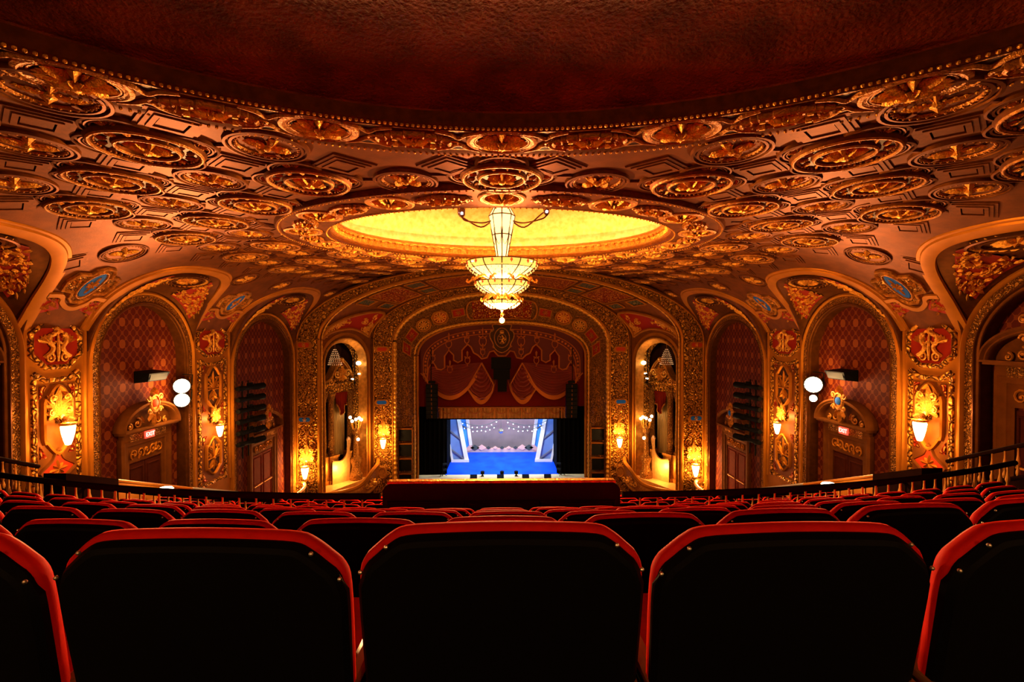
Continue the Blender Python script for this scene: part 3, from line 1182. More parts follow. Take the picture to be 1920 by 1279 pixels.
def doorway(s, dc, hc, ho, zc, zt, zb, label, sign=True, red=False):
    T = wall_T(s, W + .30)
    root = T(dc, zb, 0)
    th = thing('doorway', root, label, 'doorway', 'pedimented doorways in the niches')
    c = MB(T)
    c.sweep([(dc - hc + .16, zb), (dc - hc + .16, zc - .34), (dc + hc - .16, zc - .34), (dc + hc - .16, zb)],
            [(.16, 0), (.16, .14), (.06, .17), (-.04, .12), (-.12, .12), (-.16, .08), (-.26, .06), (-.26, 0)])
    obj('door_casing', c, 'door_case', th)
    f = MB(T)
    f.box((dc - hc + .05, zc - .36, 0), (dc + hc - .05, zc - .02, .15))
    fr = obj('frieze', f, 'door_case', th)
    f = MB(T)
    f.box((dc - hc * .72, zc - .31, .14), (dc - .22, zc - .07, .165))
    f.box((dc + .22, zc - .31, .14), (dc + hc * .72, zc - .07, .165))
    obj('frieze_relief', f, 'filigree_fine', fr)
    k = MB(T)
    k.box((dc - hc - .10, zc - .03, 0), (dc + hc + .10, zc + .03, .34))
    k.box((dc - hc - .14, zc + .03, 0), (dc + hc + .14, zc + .08, .40))
    obj('cornice', k, 'door_case', th)
    # open segmental pediment
    R = hc + .08
    a = MB(T)
    a.sweep([(dc + R * math.cos(t), zc + .06 + R * .62 * math.sin(t)) for t in [PI - PI * i / 24 for i in range(25)]],
            [(.10, 0), (.10, .38), (.04, .40), (.0, .33), (-.03, .33), (-.06, .28), (-.06, 0)])
    pd = obj('pediment_arch', a, 'door_case', th)
    t_ = MB(T)
    t_.flat([(dc + R * .98 * math.cos(PI * i / 20), zc + .06 + R * .60 * math.sin(PI * i / 20)) for i in range(21)], .10)
    obj('tympanum', t_, 'bronze', pd)
    g = MB(pad(T, .10))
    for sg in (-1, 1):
        g.spiral((dc + sg * hc * .42, zc + .25), .16, PI / 2, 1.3, sg, .035, .05)
        g.spiral((dc + sg * hc * .70, zc + .17), .10, PI / 2, 1.3, sg, .03, .05)
        for q in range(4):
            g.leaf((dc + sg * hc * .15, zc + .22), (PI / 2 - sg * (.4 + .35 * q)), .26, .1, .08)
    obj('scroll_relief', g, 'gold_dark', pd)
    # shield crest breaking the arch
    cr = MB(pad(T, .34))
    cr.lathe([(.30, 0), (.28, .07), (.22, .09), (.20, .04), (0, .06)], 16, c=(dc, zc + .86), sx=.78, sy=1.15)
    for sg in (-1, 1):
        cr.spiral((dc + sg * .27, zc + 1.05), .11, PI, 1.2, -sg, .035, .05)
        cr.spiral((dc + sg * .25, zc + .62), .10, 0, 1.2, sg, .035, .05)
        cr.leaf((dc + sg * .1, zc + .55), -PI / 2 + sg * .5, .34, .14, .08)
    for q in range(5):
        cr.leaf((dc, zc + 1.10), PI / 2 + (q - 2) * .45, .34 - .05 * abs(q - 2), .13, .10)
    cr.leaf((dc, zc + .5), -PI / 2, .42, .18, .1)
    crest = obj('crest', cr, 'gold_dark', th)
    sh = MB(pad(T, .40))
    sh.ball((dc, zc + .86, 0), .15, 10, 5, .4)
    obj('crest_jewel', sh, 'red_bright' if s < 0 else 'blue_paint', crest)
    # transom relief and the pair of leaves
    tr = MB(T)
    tr.box((dc - ho, zt + .06, .0), (dc + ho, zc - .50, .06))
    to = obj('transom_panel', tr, 'door_case', th)
    tr = MB(pad(T, .06))
    L = ho * .86
    hh = (zc - .50 - zt - .06)
    for q in range(-2, 3):
        tr.spiral((dc + q * L * .42, zt + .06 + hh * .5), hh * .30, q, 1.2, 1 if q % 2 else -1, .03, .03, 12)
    for q in range(8):
        tr.leaf((dc - L + q * L * .27, zt + .06 + hh * .5), q * 2.3, hh * .4, .1, .05)
    obj('transom_relief', tr, 'gold_paint', to)
    for sg in (-1, 1):
        d = MB(T)
        d.box((dc + sg * .01 if sg > 0 else dc - ho, zb, -.06), (dc + ho if sg > 0 else dc - .01, zt, .02))
        for z0, z1 in ((zb + .15, zb + .95), (zb + 1.1, zt - .15)):
            if z1 > z0:
                d.sweep([(dc + sg * .12, z0), (dc + sg * (ho - .12), z0), (dc + sg * (ho - .12), z1), (dc + sg * .12, z1)], half_round(.025, .03, .02), True)
        lf = obj('door_leaf', d, 'door_red' if red else 'door_wood', th)
        b = MB(T)
        b.box((dc + sg * .08, zb + 1.02, .02), (dc + sg * (ho - .1), zb + 1.07, .09))
        obj('push_bar', b, 'gold_dark', lf)
    if sign:
        b = MB(T)
        b.box((dc - .20, zc - .32, .16), (dc + .20, zc - .08, .22))
        sg_ = obj('exit_sign', b, 'sign_red', th, smooth=False)
        U = Vector((0, -s, 0))
        V = Vector((0, 0, 1))
        N = Vector((-s, 0, 0))
        mt = Matrix((Vector((0, s * -1, 0)) * 1, V, N)).transposed().to_4x4()
        mt = Matrix(((0, 0, -s, 0), (-s * -1 * -1, 0, 0, 0), (0, 1, 0, 0), (0, 0, 0, 1)))
        mt.translation = T(dc, zc - .20, .222) - WO[th.name]
        text_obj('exit_lettering', 'EXIT', .20, mt, 'sign_letter', sg_)
    return th

for s in (-1, 1):
    sd = SIDE[s]
    doorway(s, 10.35, 1.15, .78, -.70, -1.8, -4.2, f'doorway in the nearest {sd} niche beside the stair rail', sign=False)
    doorway(s, 16.57, 1.15, .78, -3.20, -4.3, -6.8, f'doorway with red exit sign in the middle {sd} niche')
    doorway(s, 24.57, 1.42, .98, -4.95, -6.02, -8.6, f'reddish doorway behind the black lamp ladder on the {sd} side', sign=False, red=True)
    # loudspeaker above the middle doorway
    T = wall_T(s, W + .30)
    b = MB(T)
    b.add([(16.15, -1.22, 0), (17.05, -1.22, 0), (17.05, -1.62, 0), (16.15, -1.62, 0), (16.1, -1.30, .55), (17.1, -1.30, .55), (17.0, -1.58, .42), (16.2, -1.58, .42)],
          [(0, 1, 5, 4), (1, 2, 6, 5), (2, 3, 7, 6), (3, 0, 4, 7), (4, 5, 6, 7), (0, 3, 2, 1)])
    th = thing('loudspeaker', T(16.6, -1.4, 0), f'black loudspeaker box above the exit door in the middle {sd} niche', 'speaker', 'loudspeakers over the exit doors')
    obj('cabinet', b, 'black_metal', th)
    b = MB(T)
    b.grid(lambda i, j: (16.2 + .8 * i, -1.55 + .22 * j, .475 + .06 * j), 6, 3)
    obj('grille', b, 'black_wall', th)
    # pair of dazzling lanterns on the far jamb
    for k, (dd, z, r) in enumerate(((17.75, -1.88, .30 if s < 0 else .34), (17.75, -2.40, .28 if s < 0 else .15))):
        P = Vector((s * 11.78, dd, ZE + z))
        aim = (Vector((s * 2, 0, ZE - 1.5)) - P).normalized()
        U = aim.cross(Vector((0, 0, 1))).normalized()
        V = U.cross(aim)
        th = thing('stage_lantern', P, f'{"upper" if k == 0 else "lower"} glaring lantern clamped to the pillar by the middle {sd} niche', 'lantern', 'glaring lanterns')
        Tl = plane_T(P, U, V, aim)
        b = MB(Tl)
        b.lathe([(0, -.34), (r * .6, -.34), (r * .8, -.2), (r * .95, .0), (r * .95, .10), (r * .86, .10)], 16)
        obj('lantern_body', b, 'black_metal', th)
        b = MB(Tl)
        b.lathe([(r * .9, .06), (r * .6, .10), (0, .12)], 16)
        obj('lens', b, 'lamp_white', th)
        b = MB(Tl)
        b.tube([(-r, 0, -.05), (-r * 1.05, r * 1.3, -.15), (0, r * 1.4, -.2)], .02, 5)
        obj('yoke', b, 'black_metal', th)
        light('SPOT', 'lantern_light', P + aim * .30, 2600 if r > .16 else 700, (1, .50, .16), .2, Vector((-s * 1.0, 3.0, ZE + 1.2)), 1.5, 1.0)
        light('POINT', 'lantern_spill', P + aim * .75, 110 if r > .16 else 30, (1, .56, .2), .25)
    # ladder of black lamps in the far niche
    th = thing('lamp_ladder', (s * 11.75, 22.0, ZE - 5.4), f'black ladder of six stacked stage lamps before the far {sd} niche', 'light rig', 'black lamp ladders')
    b = MB()
    for dd in (21.75, 22.25):
        b.tube([(s * 11.75, dd, ZE - 5.6), (s * 11.75, dd, ZE - 2.1)], .03, 6)
    obj('ladder_frame', b, 'black_metal', th)
    for k in range(6):
        z = ZE - 2.4 - .50 * k
        Tl = plane_T((s * 11.5, 22.0, z), (s, 0, 0), (0, 0, 1), (-s * .25, 1, 0))
        b = MB(Tl)
        b.lathe([(0, -.75), (.10, -.74), (.13, -.5), (.10, -.4), (.10, .1), (.14, .2), (.15, .75), (.11, .75), (.09, .3), (0, .3)], 10)
        lo = obj('lamp', b, 'black_metal', th)
        b = MB(Tl)
        b.cbox((0, .16, 0), (.05, .12, .2))
        b.sweep([(-.16, 0), (-.16, .18), (.16, .18), (.16, 0)], [(.012, -.02), (.012, .02), (-.012, .02)])
        obj('lamp_yoke', b, 'black_metal', lo)

# rear wall of the balcony behind the viewer, added with unseen sconces as fill light
wb = MB()
wb.grid(lambda i, j: (-12 + 24 * i, -6.0, ZE - 3.0 + 5.8 * j), 12, 3)
wbo = obj('wall_back', wb, 'casing', smooth=False)
wbo['kind'] = 'structure'
for k, x in enumerate((-8.0, -3.0, 3.0, 8.0)):
    sconce(lambda u, v, h: Vector((-u, -5.97 + h, ZE + v)), (-x, .75), 1.0, ('outer left', 'inner left', 'inner right', 'outer right')[k] + ' added fill-light sconce on the rear wall behind the balcony seats', 66)
# ------------------------------------------------------------------ proscenium arches
ZB = FLOOR_Z
def band_path(a, zs, b, p=2.0, zb=ZB, nj=40, na=120):
    out = [(-a, zb + (zs - zb) * i / nj) for i in range(nj)]
    for i in range(na + 1):
        t = PI * i / na
        c, sn = math.cos(t), math.sin(t)
        out.append((-a * math.copysign(abs(c) ** (2 / p), c), zs + b * abs(sn) ** (2 / p)))
    out += [(a, zs + (zb - zs) * (i + 1) / nj) for i in range(nj)]
    return out

def loft_T(P1, D1, P2, D2):
    n = len(P1) - 1
    A = [Vector((p[0], D1, ZE + p[1])) for p in P1]
    B = [Vector((p[0], D2, ZE + p[1])) for p in P2]
    def pt(u, v):
        f = min(max(u, 0), 1) * n
        i = min(int(f), n - 1)
        t = f - i
        return A[i].lerp(A[i + 1], t).lerp(B[i].lerp(B[i + 1], t), v)
    def T(u, v, h):
        p = pt(u, v)
        if h == 0:
            return p
        e = .004
        du = pt(u + e, v) - pt(u - e, v)
        dv = pt(u, .6) - pt(u, .4)
        nn = du.cross(dv)
        nn.normalize()
        if nn.y > 0.02 or (abs(nn.y) <= .02 and nn.dot(Vector((0, 25, ZE - 4)) - p) < 0):
            nn = -nn
        return p + nn * h
    return T

def u_len(P):
    L = [0.0]
    for a, b in zip(P, P[1:]):
        L.append(L[-1] + math.hypot(b[0] - a[0], b[1] - a[1]))
    return L

def band_mesh(T, n, m, h=0.0):
    return MB(T).grid(lambda i, j: (i, j, h), n, m)

def edge_roll(P, D, r, hgt, m_, name, parent, rope=False, dx=0.0):
    b = MB()
    pts = [(p[0], D, ZE + p[1]) for p in P]
    rr = [r] * len(pts)
    if rope:
        L = u_len(P)
        pts2, rr = [], []
        n = int(L[-1] / .16)
        for i in range(n + 1):
            l = L[-1] * i / n
            k = int(np.searchsorted(L, l, 'right')) - 1
            k = min(max(k, 0), len(P) - 2)
            t = (l - L[k]) / max(L[k + 1] - L[k], 1e-6)
            pts2.append((P[k][0] + (P[k + 1][0] - P[k][0]) * t, D, ZE + P[k][1] + (P[k + 1][1] - P[k][1]) * t))
            rr.append(r * (1.15 if i % 2 else .72))
        pts = pts2
    b.tube(pts, rr, 7, False)
    return obj(name, b, m_, parent)

def scroll_run(parent, T, P, u0, u1, cell, wid, th=.028, v0=.5, h=.02):
    """pairs of facing scrolls with a leaf between, repeated along a band"""
    L = u_len(P)
    tot = L[-1]
    n = int((u1 - u0) * tot / cell)
    for k in range(n):
        l = u0 * tot + (k + .5) * cell
        i = min(int(np.searchsorted(L, l, 'right')) - 1, len(P) - 2)
        u = (i + (l - L[i]) / max(L[i + 1] - L[i], 1e-6)) / (len(P) - 1)
        Tt = tangent_T(T, u, v0, 1, 1)
        g = MB(pad(Tt, h))
        for sg in (-1, 1):
            g.spiral((0, sg * wid * .24), wid * .19, 0, 1.4, sg if k % 2 else -sg, th, .02, 13)
            g.leaf((cell * .30, sg * wid * .08), sg * .8, wid * .26, wid * .12, .06)
            g.leaf((-cell * .30, sg * wid * .10), PI - sg * .9, wid * .24, wid * .12, .06)
        g.leaf((-cell * .4, 0), 0, cell * .8, wid * .13, .07)
        obj('scroll_motif', g, 'gold_dark', parent)

# outer band
PO1 = band_path(12.12, -.30, 4.40)
PO2 = band_path(10.72, -.30, 4.06)
PI1 = band_path(8.70, -.25, 3.62)
PI2 = band_path(7.32, -.50, 3.42)
PS1 = band_path(7.20, -.50, 3.30)
PS2 = band_path(5.92, -1.60, 2.42, 2.35)
DO, DI, DP = 28.0, 32.0, 33.5
outer = thing('outer_arch', (0, DO, ZB + ZE), kind='structure')
TO = loft_T(PO1, DO, PO2, DO + .12)
obj('band_ground', band_mesh(TO, 200, 6), 'filigree', outer)
scroll_run(outer, TO, PO1, .0, 1.0, .66, 1.15)
edge_roll(PO1, DO - .04, .09, 0, 'bronze', 'outer_roll', outer)
edge_roll([(p[0] * .985, p[1] - .03) for p in PO1], DO - .06, .05, 0, 'gold_paint', 'gilt_roll', outer)
edge_roll(PO2, DO + .05, .10, 0, 'gold_paint', 'inner_roll', outer)
edge_roll([(p[0] * .985, p[1] - .06) for p in PO2], DO + .12, .045, 0, 'gold_leaf', 'bead_roll', outer, rope=True)

inner_a = thing('inner_arch', (0, DI, ZB + ZE), kind='structure')
TI = loft_T(PI1, DI, PI2, DI + .1)
obj('band_ground', band_mesh(TI, 200, 6), 'filigree', inner_a)
scroll_run(inner_a, TI, PI1, .0, 1.0, .66, 1.1)
edge_roll(PI1, DI - .05, .08, 0, 'bronze', 'outer_roll', inner_a)
edge_roll([(p[0] * .985, p[1] - .03) for p in PI1], DI - .06, .04, 0, 'gold_paint', 'gilt_roll', inner_a)
edge_roll(PI2, DI - .02, .05, 0, 'gold_paint', 'inner_roll', inner_a)
edge_roll(PS1, DI + .1, .14, 0, 'gold_leaf', 'rope_roll', inner_a, rope=True)

# splay between the inner band and the stage opening
pros = thing('proscenium_arch', (0, DP, ZB + ZE), kind='structure')
TP = loft_T(PS1, DI + .1, PS2, DP)
obj('splay_ground', band_mesh(TP, 220, 8), 'filigree_fine', pros)
edge_roll([(p[0] * 1.035, p[1] + .10) for p in PS2], DP - .15, .10, 0, 'gold_leaf', 'rope_roll', pros, rope=True)
edge_roll(PS2, DP, .09, 0, 'gold_paint', 'inner_roll', pros)
LP = u_len(PS1)
def upos(P, x, z, right=True):
    """parameter of the path point nearest to (x, z)"""
    best = min(range(len(P)), key=lambda i: (P[i][0] - x) ** 2 + (P[i][1] - z) ** 2)
    return best / (len(P) - 1)
# jamb relief on the splay
for sg in (-1, 1):
    lo, hi = (0.01, .25) if sg < 0 else (.75, .99)
    scroll_run(pros, TP, PS1, lo, hi, .7, 1.0, .035)
# soffit panels: octagons with rosettes, small red panels and the long middle panel
def soffit_oct(u, v, r, name, field):
    Tt = tangent_T(TP, u, v, 1, 1)
    o = MB(pad(Tt, .03))
    o.sweep(octagon(r * 2, r * 2), [(-.07, 0), (-.05, .07), (.05, .07), (.07, 0)], True)
    fr = obj(name, o, 'gold_paint', pros)
    o = MB(pad(Tt, .03))
    o.flat(octagon(r * 1.92, r * 1.92), .012)
    obj('panel_field', o, field, fr)
    o = MB(pad(Tt, .04))
    for k in range(10):
        o.leaf((0, 0), k * PI / 5, r * .78, r * .3, .08)
    o.sweep(circle(r * .80, 20), half_round(.03, .04), True)
    obj('rosette', o, 'gold_leaf', fr)
for sg in (-1, 1):
    c = lambda t: .5 + sg * t
    soffit_oct(upos(PS1, sg * 5.9, 1.45), .5, .46, 'octagon_panel', 'dark_ground')
    soffit_oct(upos(PS1, sg * 4.55, 2.1), .5, .52, 'octagon_panel', 'red_ground')
    for x, z, w_, h_ in ((6.75, .55, .40, .36), (7.05, -.45, .36, .36), (3.1, 2.55, .42, .30)):
        u = upos(PS1, sg * x, z)
        Tt = tangent_T(TP, u, .5, 1, 1)
        o = MB(pad(Tt, .03))
        o.sweep([(-w_, -h_), (w_, -h_), (w_, h_), (-w_, h_)], [(.05, 0), (.03, .05), (-.03, .05), (-.05, 0)], True)
        fr = obj('square_panel', o, 'gold_paint', pros)
        o = MB(pad(Tt, .03))
        o.flat([(-w_, -h_), (w_, -h_), (w_, h_), (-w_, h_)], .01)
        obj('panel_field', o, 'red_ground', fr)
        o = MB(pad(Tt, .04))
        for k in range(7):
            o.leaf((0, 0), k * 2 * PI / 7, .24, .1, .06)
        obj('leaf_spray', o, 'gold_dark', fr)
u0, u1 = upos(PS1, -2.0, 2.7), upos(PS1, 2.0, 2.7)
o = MB(TP)
o.grid(lambda i, j: (u0 + (u1 - u0) * i, .2 + .6 * j, .03), 24, 4)
mid = obj('long_panel', o, 'filigree_red', pros)
o = MB()
path = []
for i in range(25):
    path.append(TP(u0 + (u1 - u0) * i / 24, .18, .06))
for i in range(1, 7):
    t = PI * i / 7
    path.append(TP(u1 + .012 * math.sin(t), .5 - .32 * math.cos(t), .06))
for i in range(24, -1, -1):
    path.append(TP(u0 + (u1 - u0) * i / 24, .82, .06))
for i in range(1, 8):
    t = PI * i / 7
    path.append(TP(u0 - .012 * math.sin(t), .5 + .32 * math.cos(t), .06))
o.tube([tuple(p) for p in path], .06, 6, False)
obj('panel_frame', o, 'gold_paint', mid)

# ------------------------------------------------------------------ sounding board with the two organ bays
board = thing('sounding_board', (0, 30, ZB + ZE), kind='structure')
TB = loft_T(PO2, DO + .15, PI1, DI)
NB = len(PO2) - 1
def organ_T(s):
    """planar frame on the splayed wall: u along the wall from the outer band, v up, h out"""
    P0 = Vector((s * 10.72, DO + .15, ZE))
    P1 = Vector((s * 8.70, DI, ZE))
    U = (P1 - P0).normalized()
    N = Vector((-s * U.y * 1.0, 0, 0))
    N = Vector((-abs(U.y) * s, -abs(U.x), 0)).normalized()
    return plane_T(P0, U, Vector((0, 0, 1)), N), (P1 - P0).length
OT, OL = organ_T(1)
OC, OHW, OZS, OAP = OL * .46, OL * .415, -1.75, -.12      # organ arch: centre, half width, spring, apex
def in_organ(u, v, grow=0.0):
    f = u * NB
    i = min(int(f), NB - 1)
    z = (PO2[i][1] + (PO2[i + 1][1] - PO2[i][1]) * (f - i)) * (1 - v) + (PI1[i][1] + (PI1[i + 1][1] - PI1[i][1]) * (f - i)) * v
    d = abs(v * OL - OC) / (OHW + grow)
    if d >= 1:
        return False
    return z < OZS + (OAP - OZS + grow) * math.sqrt(1 - d * d)
mb = MB(TB)
mb.grid(lambda i, j: (i, j, 0), 300, 36, lambda i, j: not in_organ(i, j, -.06))
obj('board_ground', mb, 'casing', board)
# overhead panels, red and green, following the vault
def board_patch(ua, ub, va, vb, m_, name):
    o = MB(TB)
    o.grid(lambda i, j: (ua + (ub - ua) * i, va + (vb - va) * j, .05), 10, 4)
    r = obj(name, o, m_, board)
    e = MB()
    pts = [TB(ua + (ub - ua) * i / 10, va, .07) for i in range(11)] + [TB(ub, va + (vb - va) * j / 4, .07) for j in range(1, 5)] + \
          [TB(ub + (ua - ub) * i / 10, vb, .07) for i in range(1, 11)] + [TB(ua, vb + (va - vb) * j / 4, .07) for j in range(1, 5)]
    e.tube([tuple(p) for p in pts], .05, 5, False)
    obj('panel_frame', e, 'gold_paint', r)
    return r
nj = 40 / NB
arcu = lambda t: nj + (1 - 2 * nj) * t          # t 0..1 over the arc
for sg in (0, 1):
    f = (lambda t: arcu(t)) if sg == 0 else (lambda t: arcu(1 - t))
    board_patch(f(.185), f(.215), .12, .40, 'filigree_green', 'green_panel')
    board_patch(f(.185), f(.215), .60, .88, 'filigree_green', 'green_panel')
    board_patch(f(.225), f(.30), .12, .88, 'filigree_red', 'red_panel')
    board_patch(f(.31), f(.345), .12, .42, 'filigree_green', 'green_panel')
    board_patch(f(.31), f(.345), .58, .88, 'filigree_green', 'green_panel')
    board_patch(f(.355), f(.46), .15, .85, 'filigree_red', 'red_panel')
board_patch(arcu(.47), arcu(.53), .2, .8, 'filigree_green', 'green_panel')

mat('organ_gold', (0.62, 0.25, 0.035), 0.45, 0.5, spec=.1, vary=.4, vscale=5)
mat('pipe_gold', (0.36, 0.23, 0.08), 0.38, 0.5)
mat('marble', (0.72, 0.36, 0.09), 0.35, 0.0, vary=.2)
mat('velvet_red', (0.34, 0.012, 0.006), 0.75, sheen=.4)
mat('velvet_dark', (0.12, 0.008, 0.003), 0.9, spec=.02)
mat('crystal', (1, .8, .6), 0.1, emit=(1, .5, .2), power=.22)

def turned(T, c, prof_, n=14):
    """vertical turned piece at plan point c=(u,h) of a wall frame; prof_ [(r, v)]"""
    b = MB(lambda x, y, z: T(c[0] + x, z, c[1] + y))
    b.lathe(prof_, n)
    return b

for s in (-1, 1):
    sd = SIDE[s]
    T, _ = organ_T(s)
    bay = thing('organ_bay', T(OC, ZB, 0), f'arched gilded organ bay beside the stage on the {sd}', 'organ bay', 'organ bays')
    def apath(g, zb=ZB + 1.0, n=36):
        hw, ap = OHW + g, OAP + g
        out = [(OC - hw, zb + (OZS - zb) * k / 8) for k in range(8)]
        out += [(OC - hw * math.cos(PI * i / n), OZS + (ap - OZS) * math.sin(PI * i / n)) for i in range(n + 1)]
        out += [(OC + hw, OZS + (zb - OZS) * (k + 1) / 8) for k in range(8)]
        return out
    o = MB(T)
    o.sweep(apath(.06), [(.20, .0), (.20, .10), (.04, .12), (.02, .05), (0, .05)])
    obj('arch_band', o, 'gold_paint', bay)
    o = MB(T)
    o.sweep(apath(-.08), [(.06, .04), (.03, .14), (-.03, .14), (-.06, .05), (-.09, .0), (-.30, -.30)])
    obj('arch_moulding', o, 'organ_gold', bay)
    o = MB(T)
    o.sweep(apath(-.24), [(.03, -.24), (-.02, -.20), (-.05, -.28), (-.05, -.9)])
    obj('arch_reveal', o, 'filigree', bay)
    # red lunette panel above the arch, following the curved board
    def bpt(t_, z, h):
        lo, hi = 0.0, .5
        for _q in range(26):
            m_ = (lo + hi) / 2
            if TB(m_ if s < 0 else 1 - m_, t_, 0).z - ZE < z:
                lo = m_
            else:
                hi = m_
        return TB(lo if s < 0 else 1 - lo, t_, h)
    nb = 28
    def rs(P, n):
        P = smooth_path(P, 8)
        L_ = u_len(P)
        out = []
        for i in range(n + 1):
            l = L_[-1] * i / n
            out.append((float(np.interp(l, L_, [p[0] for p in P])), float(np.interp(l, L_, [p[1] for p in P]))))
        return out
    A_ = rs([(.04, -.25), (.09, .45), (.30, 1.12), (.62, 1.52), (.90, 1.50), (.955, 1.15), (.93, .5), (.90, -.12)], nb)
    B_ = rs([(.04, -.25), (.14, .10), (.28, .30), (.48, .42), (.66, .30), (.80, .08), (.90, -.12)], nb)
    o = MB(bpt)
    o.add([(p[0] + (q[0] - p[0]) * k / 4, p[1] + (q[1] - p[1]) * k / 4, .06) for k in range(5) for p, q in zip(A_, B_)],
          [(k * (nb + 1) + i, k * (nb + 1) + i + 1, (k + 1) * (nb + 1) + i + 1, (k + 1) * (nb + 1) + i) for k in range(4) for i in range(nb)])
    lp = obj('lunette_panel', o, 'red_ground', bay)
    o = MB()
    o.tube([tuple(bpt(p[0], p[1], .10)) for p in A_], .10, 6)
    o.tube([tuple(bpt(p[0], p[1], .10)) for p in B_], .08, 6)
    obj('panel_frame', o, 'gold_paint', lp)
    o = MB()
    rnd = random.Random(9)
    for q in range(90):
        i = rnd.randrange(3, nb - 2)
        k = rnd.uniform(.18, .82)
        c = (A_[i][0] + (B_[i][0] - A_[i][0]) * k, A_[i][1] + (B_[i][1] - A_[i][1]) * k)
        P_ = bpt(c[0], c[1], .06)
        U_ = (bpt(c[0] + .02, c[1], .06) - P_).normalized()
        V_ = (bpt(c[0], c[1] + .08, .06) - P_).normalized()
        N_ = (bpt(c[0], c[1], .5) - P_).normalized()
        o.T = plane_T(P_, U_, V_, N_)
        if q % 3 == 0:
            o.spiral((0, 0), .16, rnd.uniform(0, 6), 1.2, rnd.choice((-1, 1)), .032, .03, 10)
        else:
            o.leaf((0, 0), rnd.uniform(0, 6.28), .26, .12, .08)
    obj('gilt_foliage', o, 'gold_leaf', lp)
    # dark chamber behind
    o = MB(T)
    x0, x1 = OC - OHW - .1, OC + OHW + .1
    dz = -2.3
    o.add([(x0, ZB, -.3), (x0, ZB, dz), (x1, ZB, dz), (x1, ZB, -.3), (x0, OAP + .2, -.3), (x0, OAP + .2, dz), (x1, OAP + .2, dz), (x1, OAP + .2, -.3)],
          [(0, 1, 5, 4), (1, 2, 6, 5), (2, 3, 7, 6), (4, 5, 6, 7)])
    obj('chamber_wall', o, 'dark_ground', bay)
    o = MB(T)
    FZ = -9.35
    o.box((x0, FZ - .25, dz), (x1, FZ, .3))
    obj('bay_floor', o, 'marble', bay)
    OCC = OC + .62
    # organ case: paired columns, entablature with a curved broken pediment, pipes, drape
    case = thing('organ_case', T(OCC, FZ, -1.3), f'gilded organ case with columns, pipes and red drape, {sd} of the stage', 'organ', 'organ cases')
    for cx_, ch in ((OCC - 1.35, -1.15), (OCC - .82, -1.05), (OCC + .80, -1.05), (OCC + 1.3, -1.15)):
        c = turned(T, (cx_, ch), [(.0, FZ + 1.75), (.27, FZ + 1.75), (.27, FZ + 1.86), (.20, FZ + 1.95), (.19, FZ + 2.2), (.22, FZ + 2.3), (.20, FZ + 3.4), (.17, -4.25), (.22, -4.2), (.20, -4.1), (.30, -3.75), (.30, -3.68), (0, -3.68)])
        cl = obj('column', c, 'filigree_fine', case)
        p_ = MB(T)
        p_.box((cx_ - .33, FZ, ch - .3), (cx_ + .33, FZ + 1.6, ch + .3))
        p_.box((cx_ - .38, FZ + 1.6, ch - .35), (cx_ + .38, FZ + 1.75, ch + .35))
        p_.box((cx_ - .38, FZ, ch - .35), (cx_ + .38, FZ + .25, ch + .35))
        obj('pedestal', p_, 'organ_gold', cl)
    e = MB(T)
    e.box((OCC - 1.75, -3.68, -1.5), (OCC + 1.75, -3.2, -.95))
    e.box((OCC - 1.8, -3.2, -1.5), (OCC + 1.8, -3.08, -.85))
    obj('entablature', e, 'filigree', case)
    e = MB(T)
    cv = smooth_path([(-1.8, -3.05), (-1.3, -3.0), (-.85, -2.70), (-.5, -2.15), (-.1, -1.75), (0.1, -1.72), (.5, -2.15), (.85, -2.70), (1.3, -3.0), (1.8, -3.05)], 5)
    e.sweep([(OCC + p[0], p[1]) for p in cv], [(.12, -1.4), (.12, -.85), (.04, -.80), (0, -.9), (-.05, -.9), (-.06, -1.4)])
    pd = obj('curved_pediment', e, 'organ_gold', case)
    e = MB(T)
    n_ = len(cv)
    e.add([(OCC + p[0], p[1] - .05, -1.1) for p in cv] + [(OCC + p[0], -3.1, -1.1) for p in cv], [(i, i + 1, n_ + i + 1, n_ + i) for i in range(n_ - 1)])
    obj('tympanum', e, 'filigree', pd)
    g = MB(pad(T, -.95))
    for q in range(9):
        g.leaf((OCC, -2.55), q * PI / 4.5, .5, .2, .2)
    for sg in (-1, 1):
        g.spiral((OCC + sg * .45, -2.5), .24, 0, 1.3, sg, .06, .1)
        g.spiral((OCC + sg * .95, -2.95), .2, 0, 1.3, sg, .05, .1)
    g.ball((OCC, -1.6, 0), .16, 8, 5)
    obj('crest_foliage', g, 'gold_leaf', pd)
    for k in range(9):
        b = turned(T, (OCC - .52 + .13 * k, -1.35), [(.06, FZ + 1.5), (.06, -3.9)], 8)
        obj('organ_pipe', b, 'pipe_gold', case)
    # drape
    d = MB(T)
    def drp(i, j):
        x = -.55 + 1.1 * i
        low = -5.15 + .95 * abs(x / .55) - .22 * abs(math.sin(x * 9))
        return (OCC + x * (1 - .15 * j), -3.7 + (low + 3.7) * j, -.98 + .06 * math.sin(i * 30) * j)
    d.grid(drp, 28, 8)
    dr = obj('drape', d, 'velvet_dark', case)
    d = MB(T)
    d.tube([tuple(Vector(drp(i / 28, 1)) + Vector((0, 0, .03))) for i in range(29)], .035, 5)
    obj('drape_fringe', d, 'gold_dark', dr)
    # urn finials in the shade at the back
    for cx_ in (OCC - 1.45,):
        u = turned(T, (cx_, -1.2), [(0, -3.05), (.14, -3.03), (.10, -2.9), (.05, -2.8), (.17, -2.5), (.16, -2.35), (.06, -2.25), (.03, -2.0), (0, -1.8)], 10)
        obj('urn', u, 'gold_dark', case)
    # crystal lamp hanging in the dark top of the arch
    cl = thing('crystal_lamp', T(OC + .30, -.9, -1.2), f'small beaded crystal lamp hanging in the {sd} organ bay', 'lamp', 'crystal lamps')
    b = MB()
    rnd = random.Random(2)
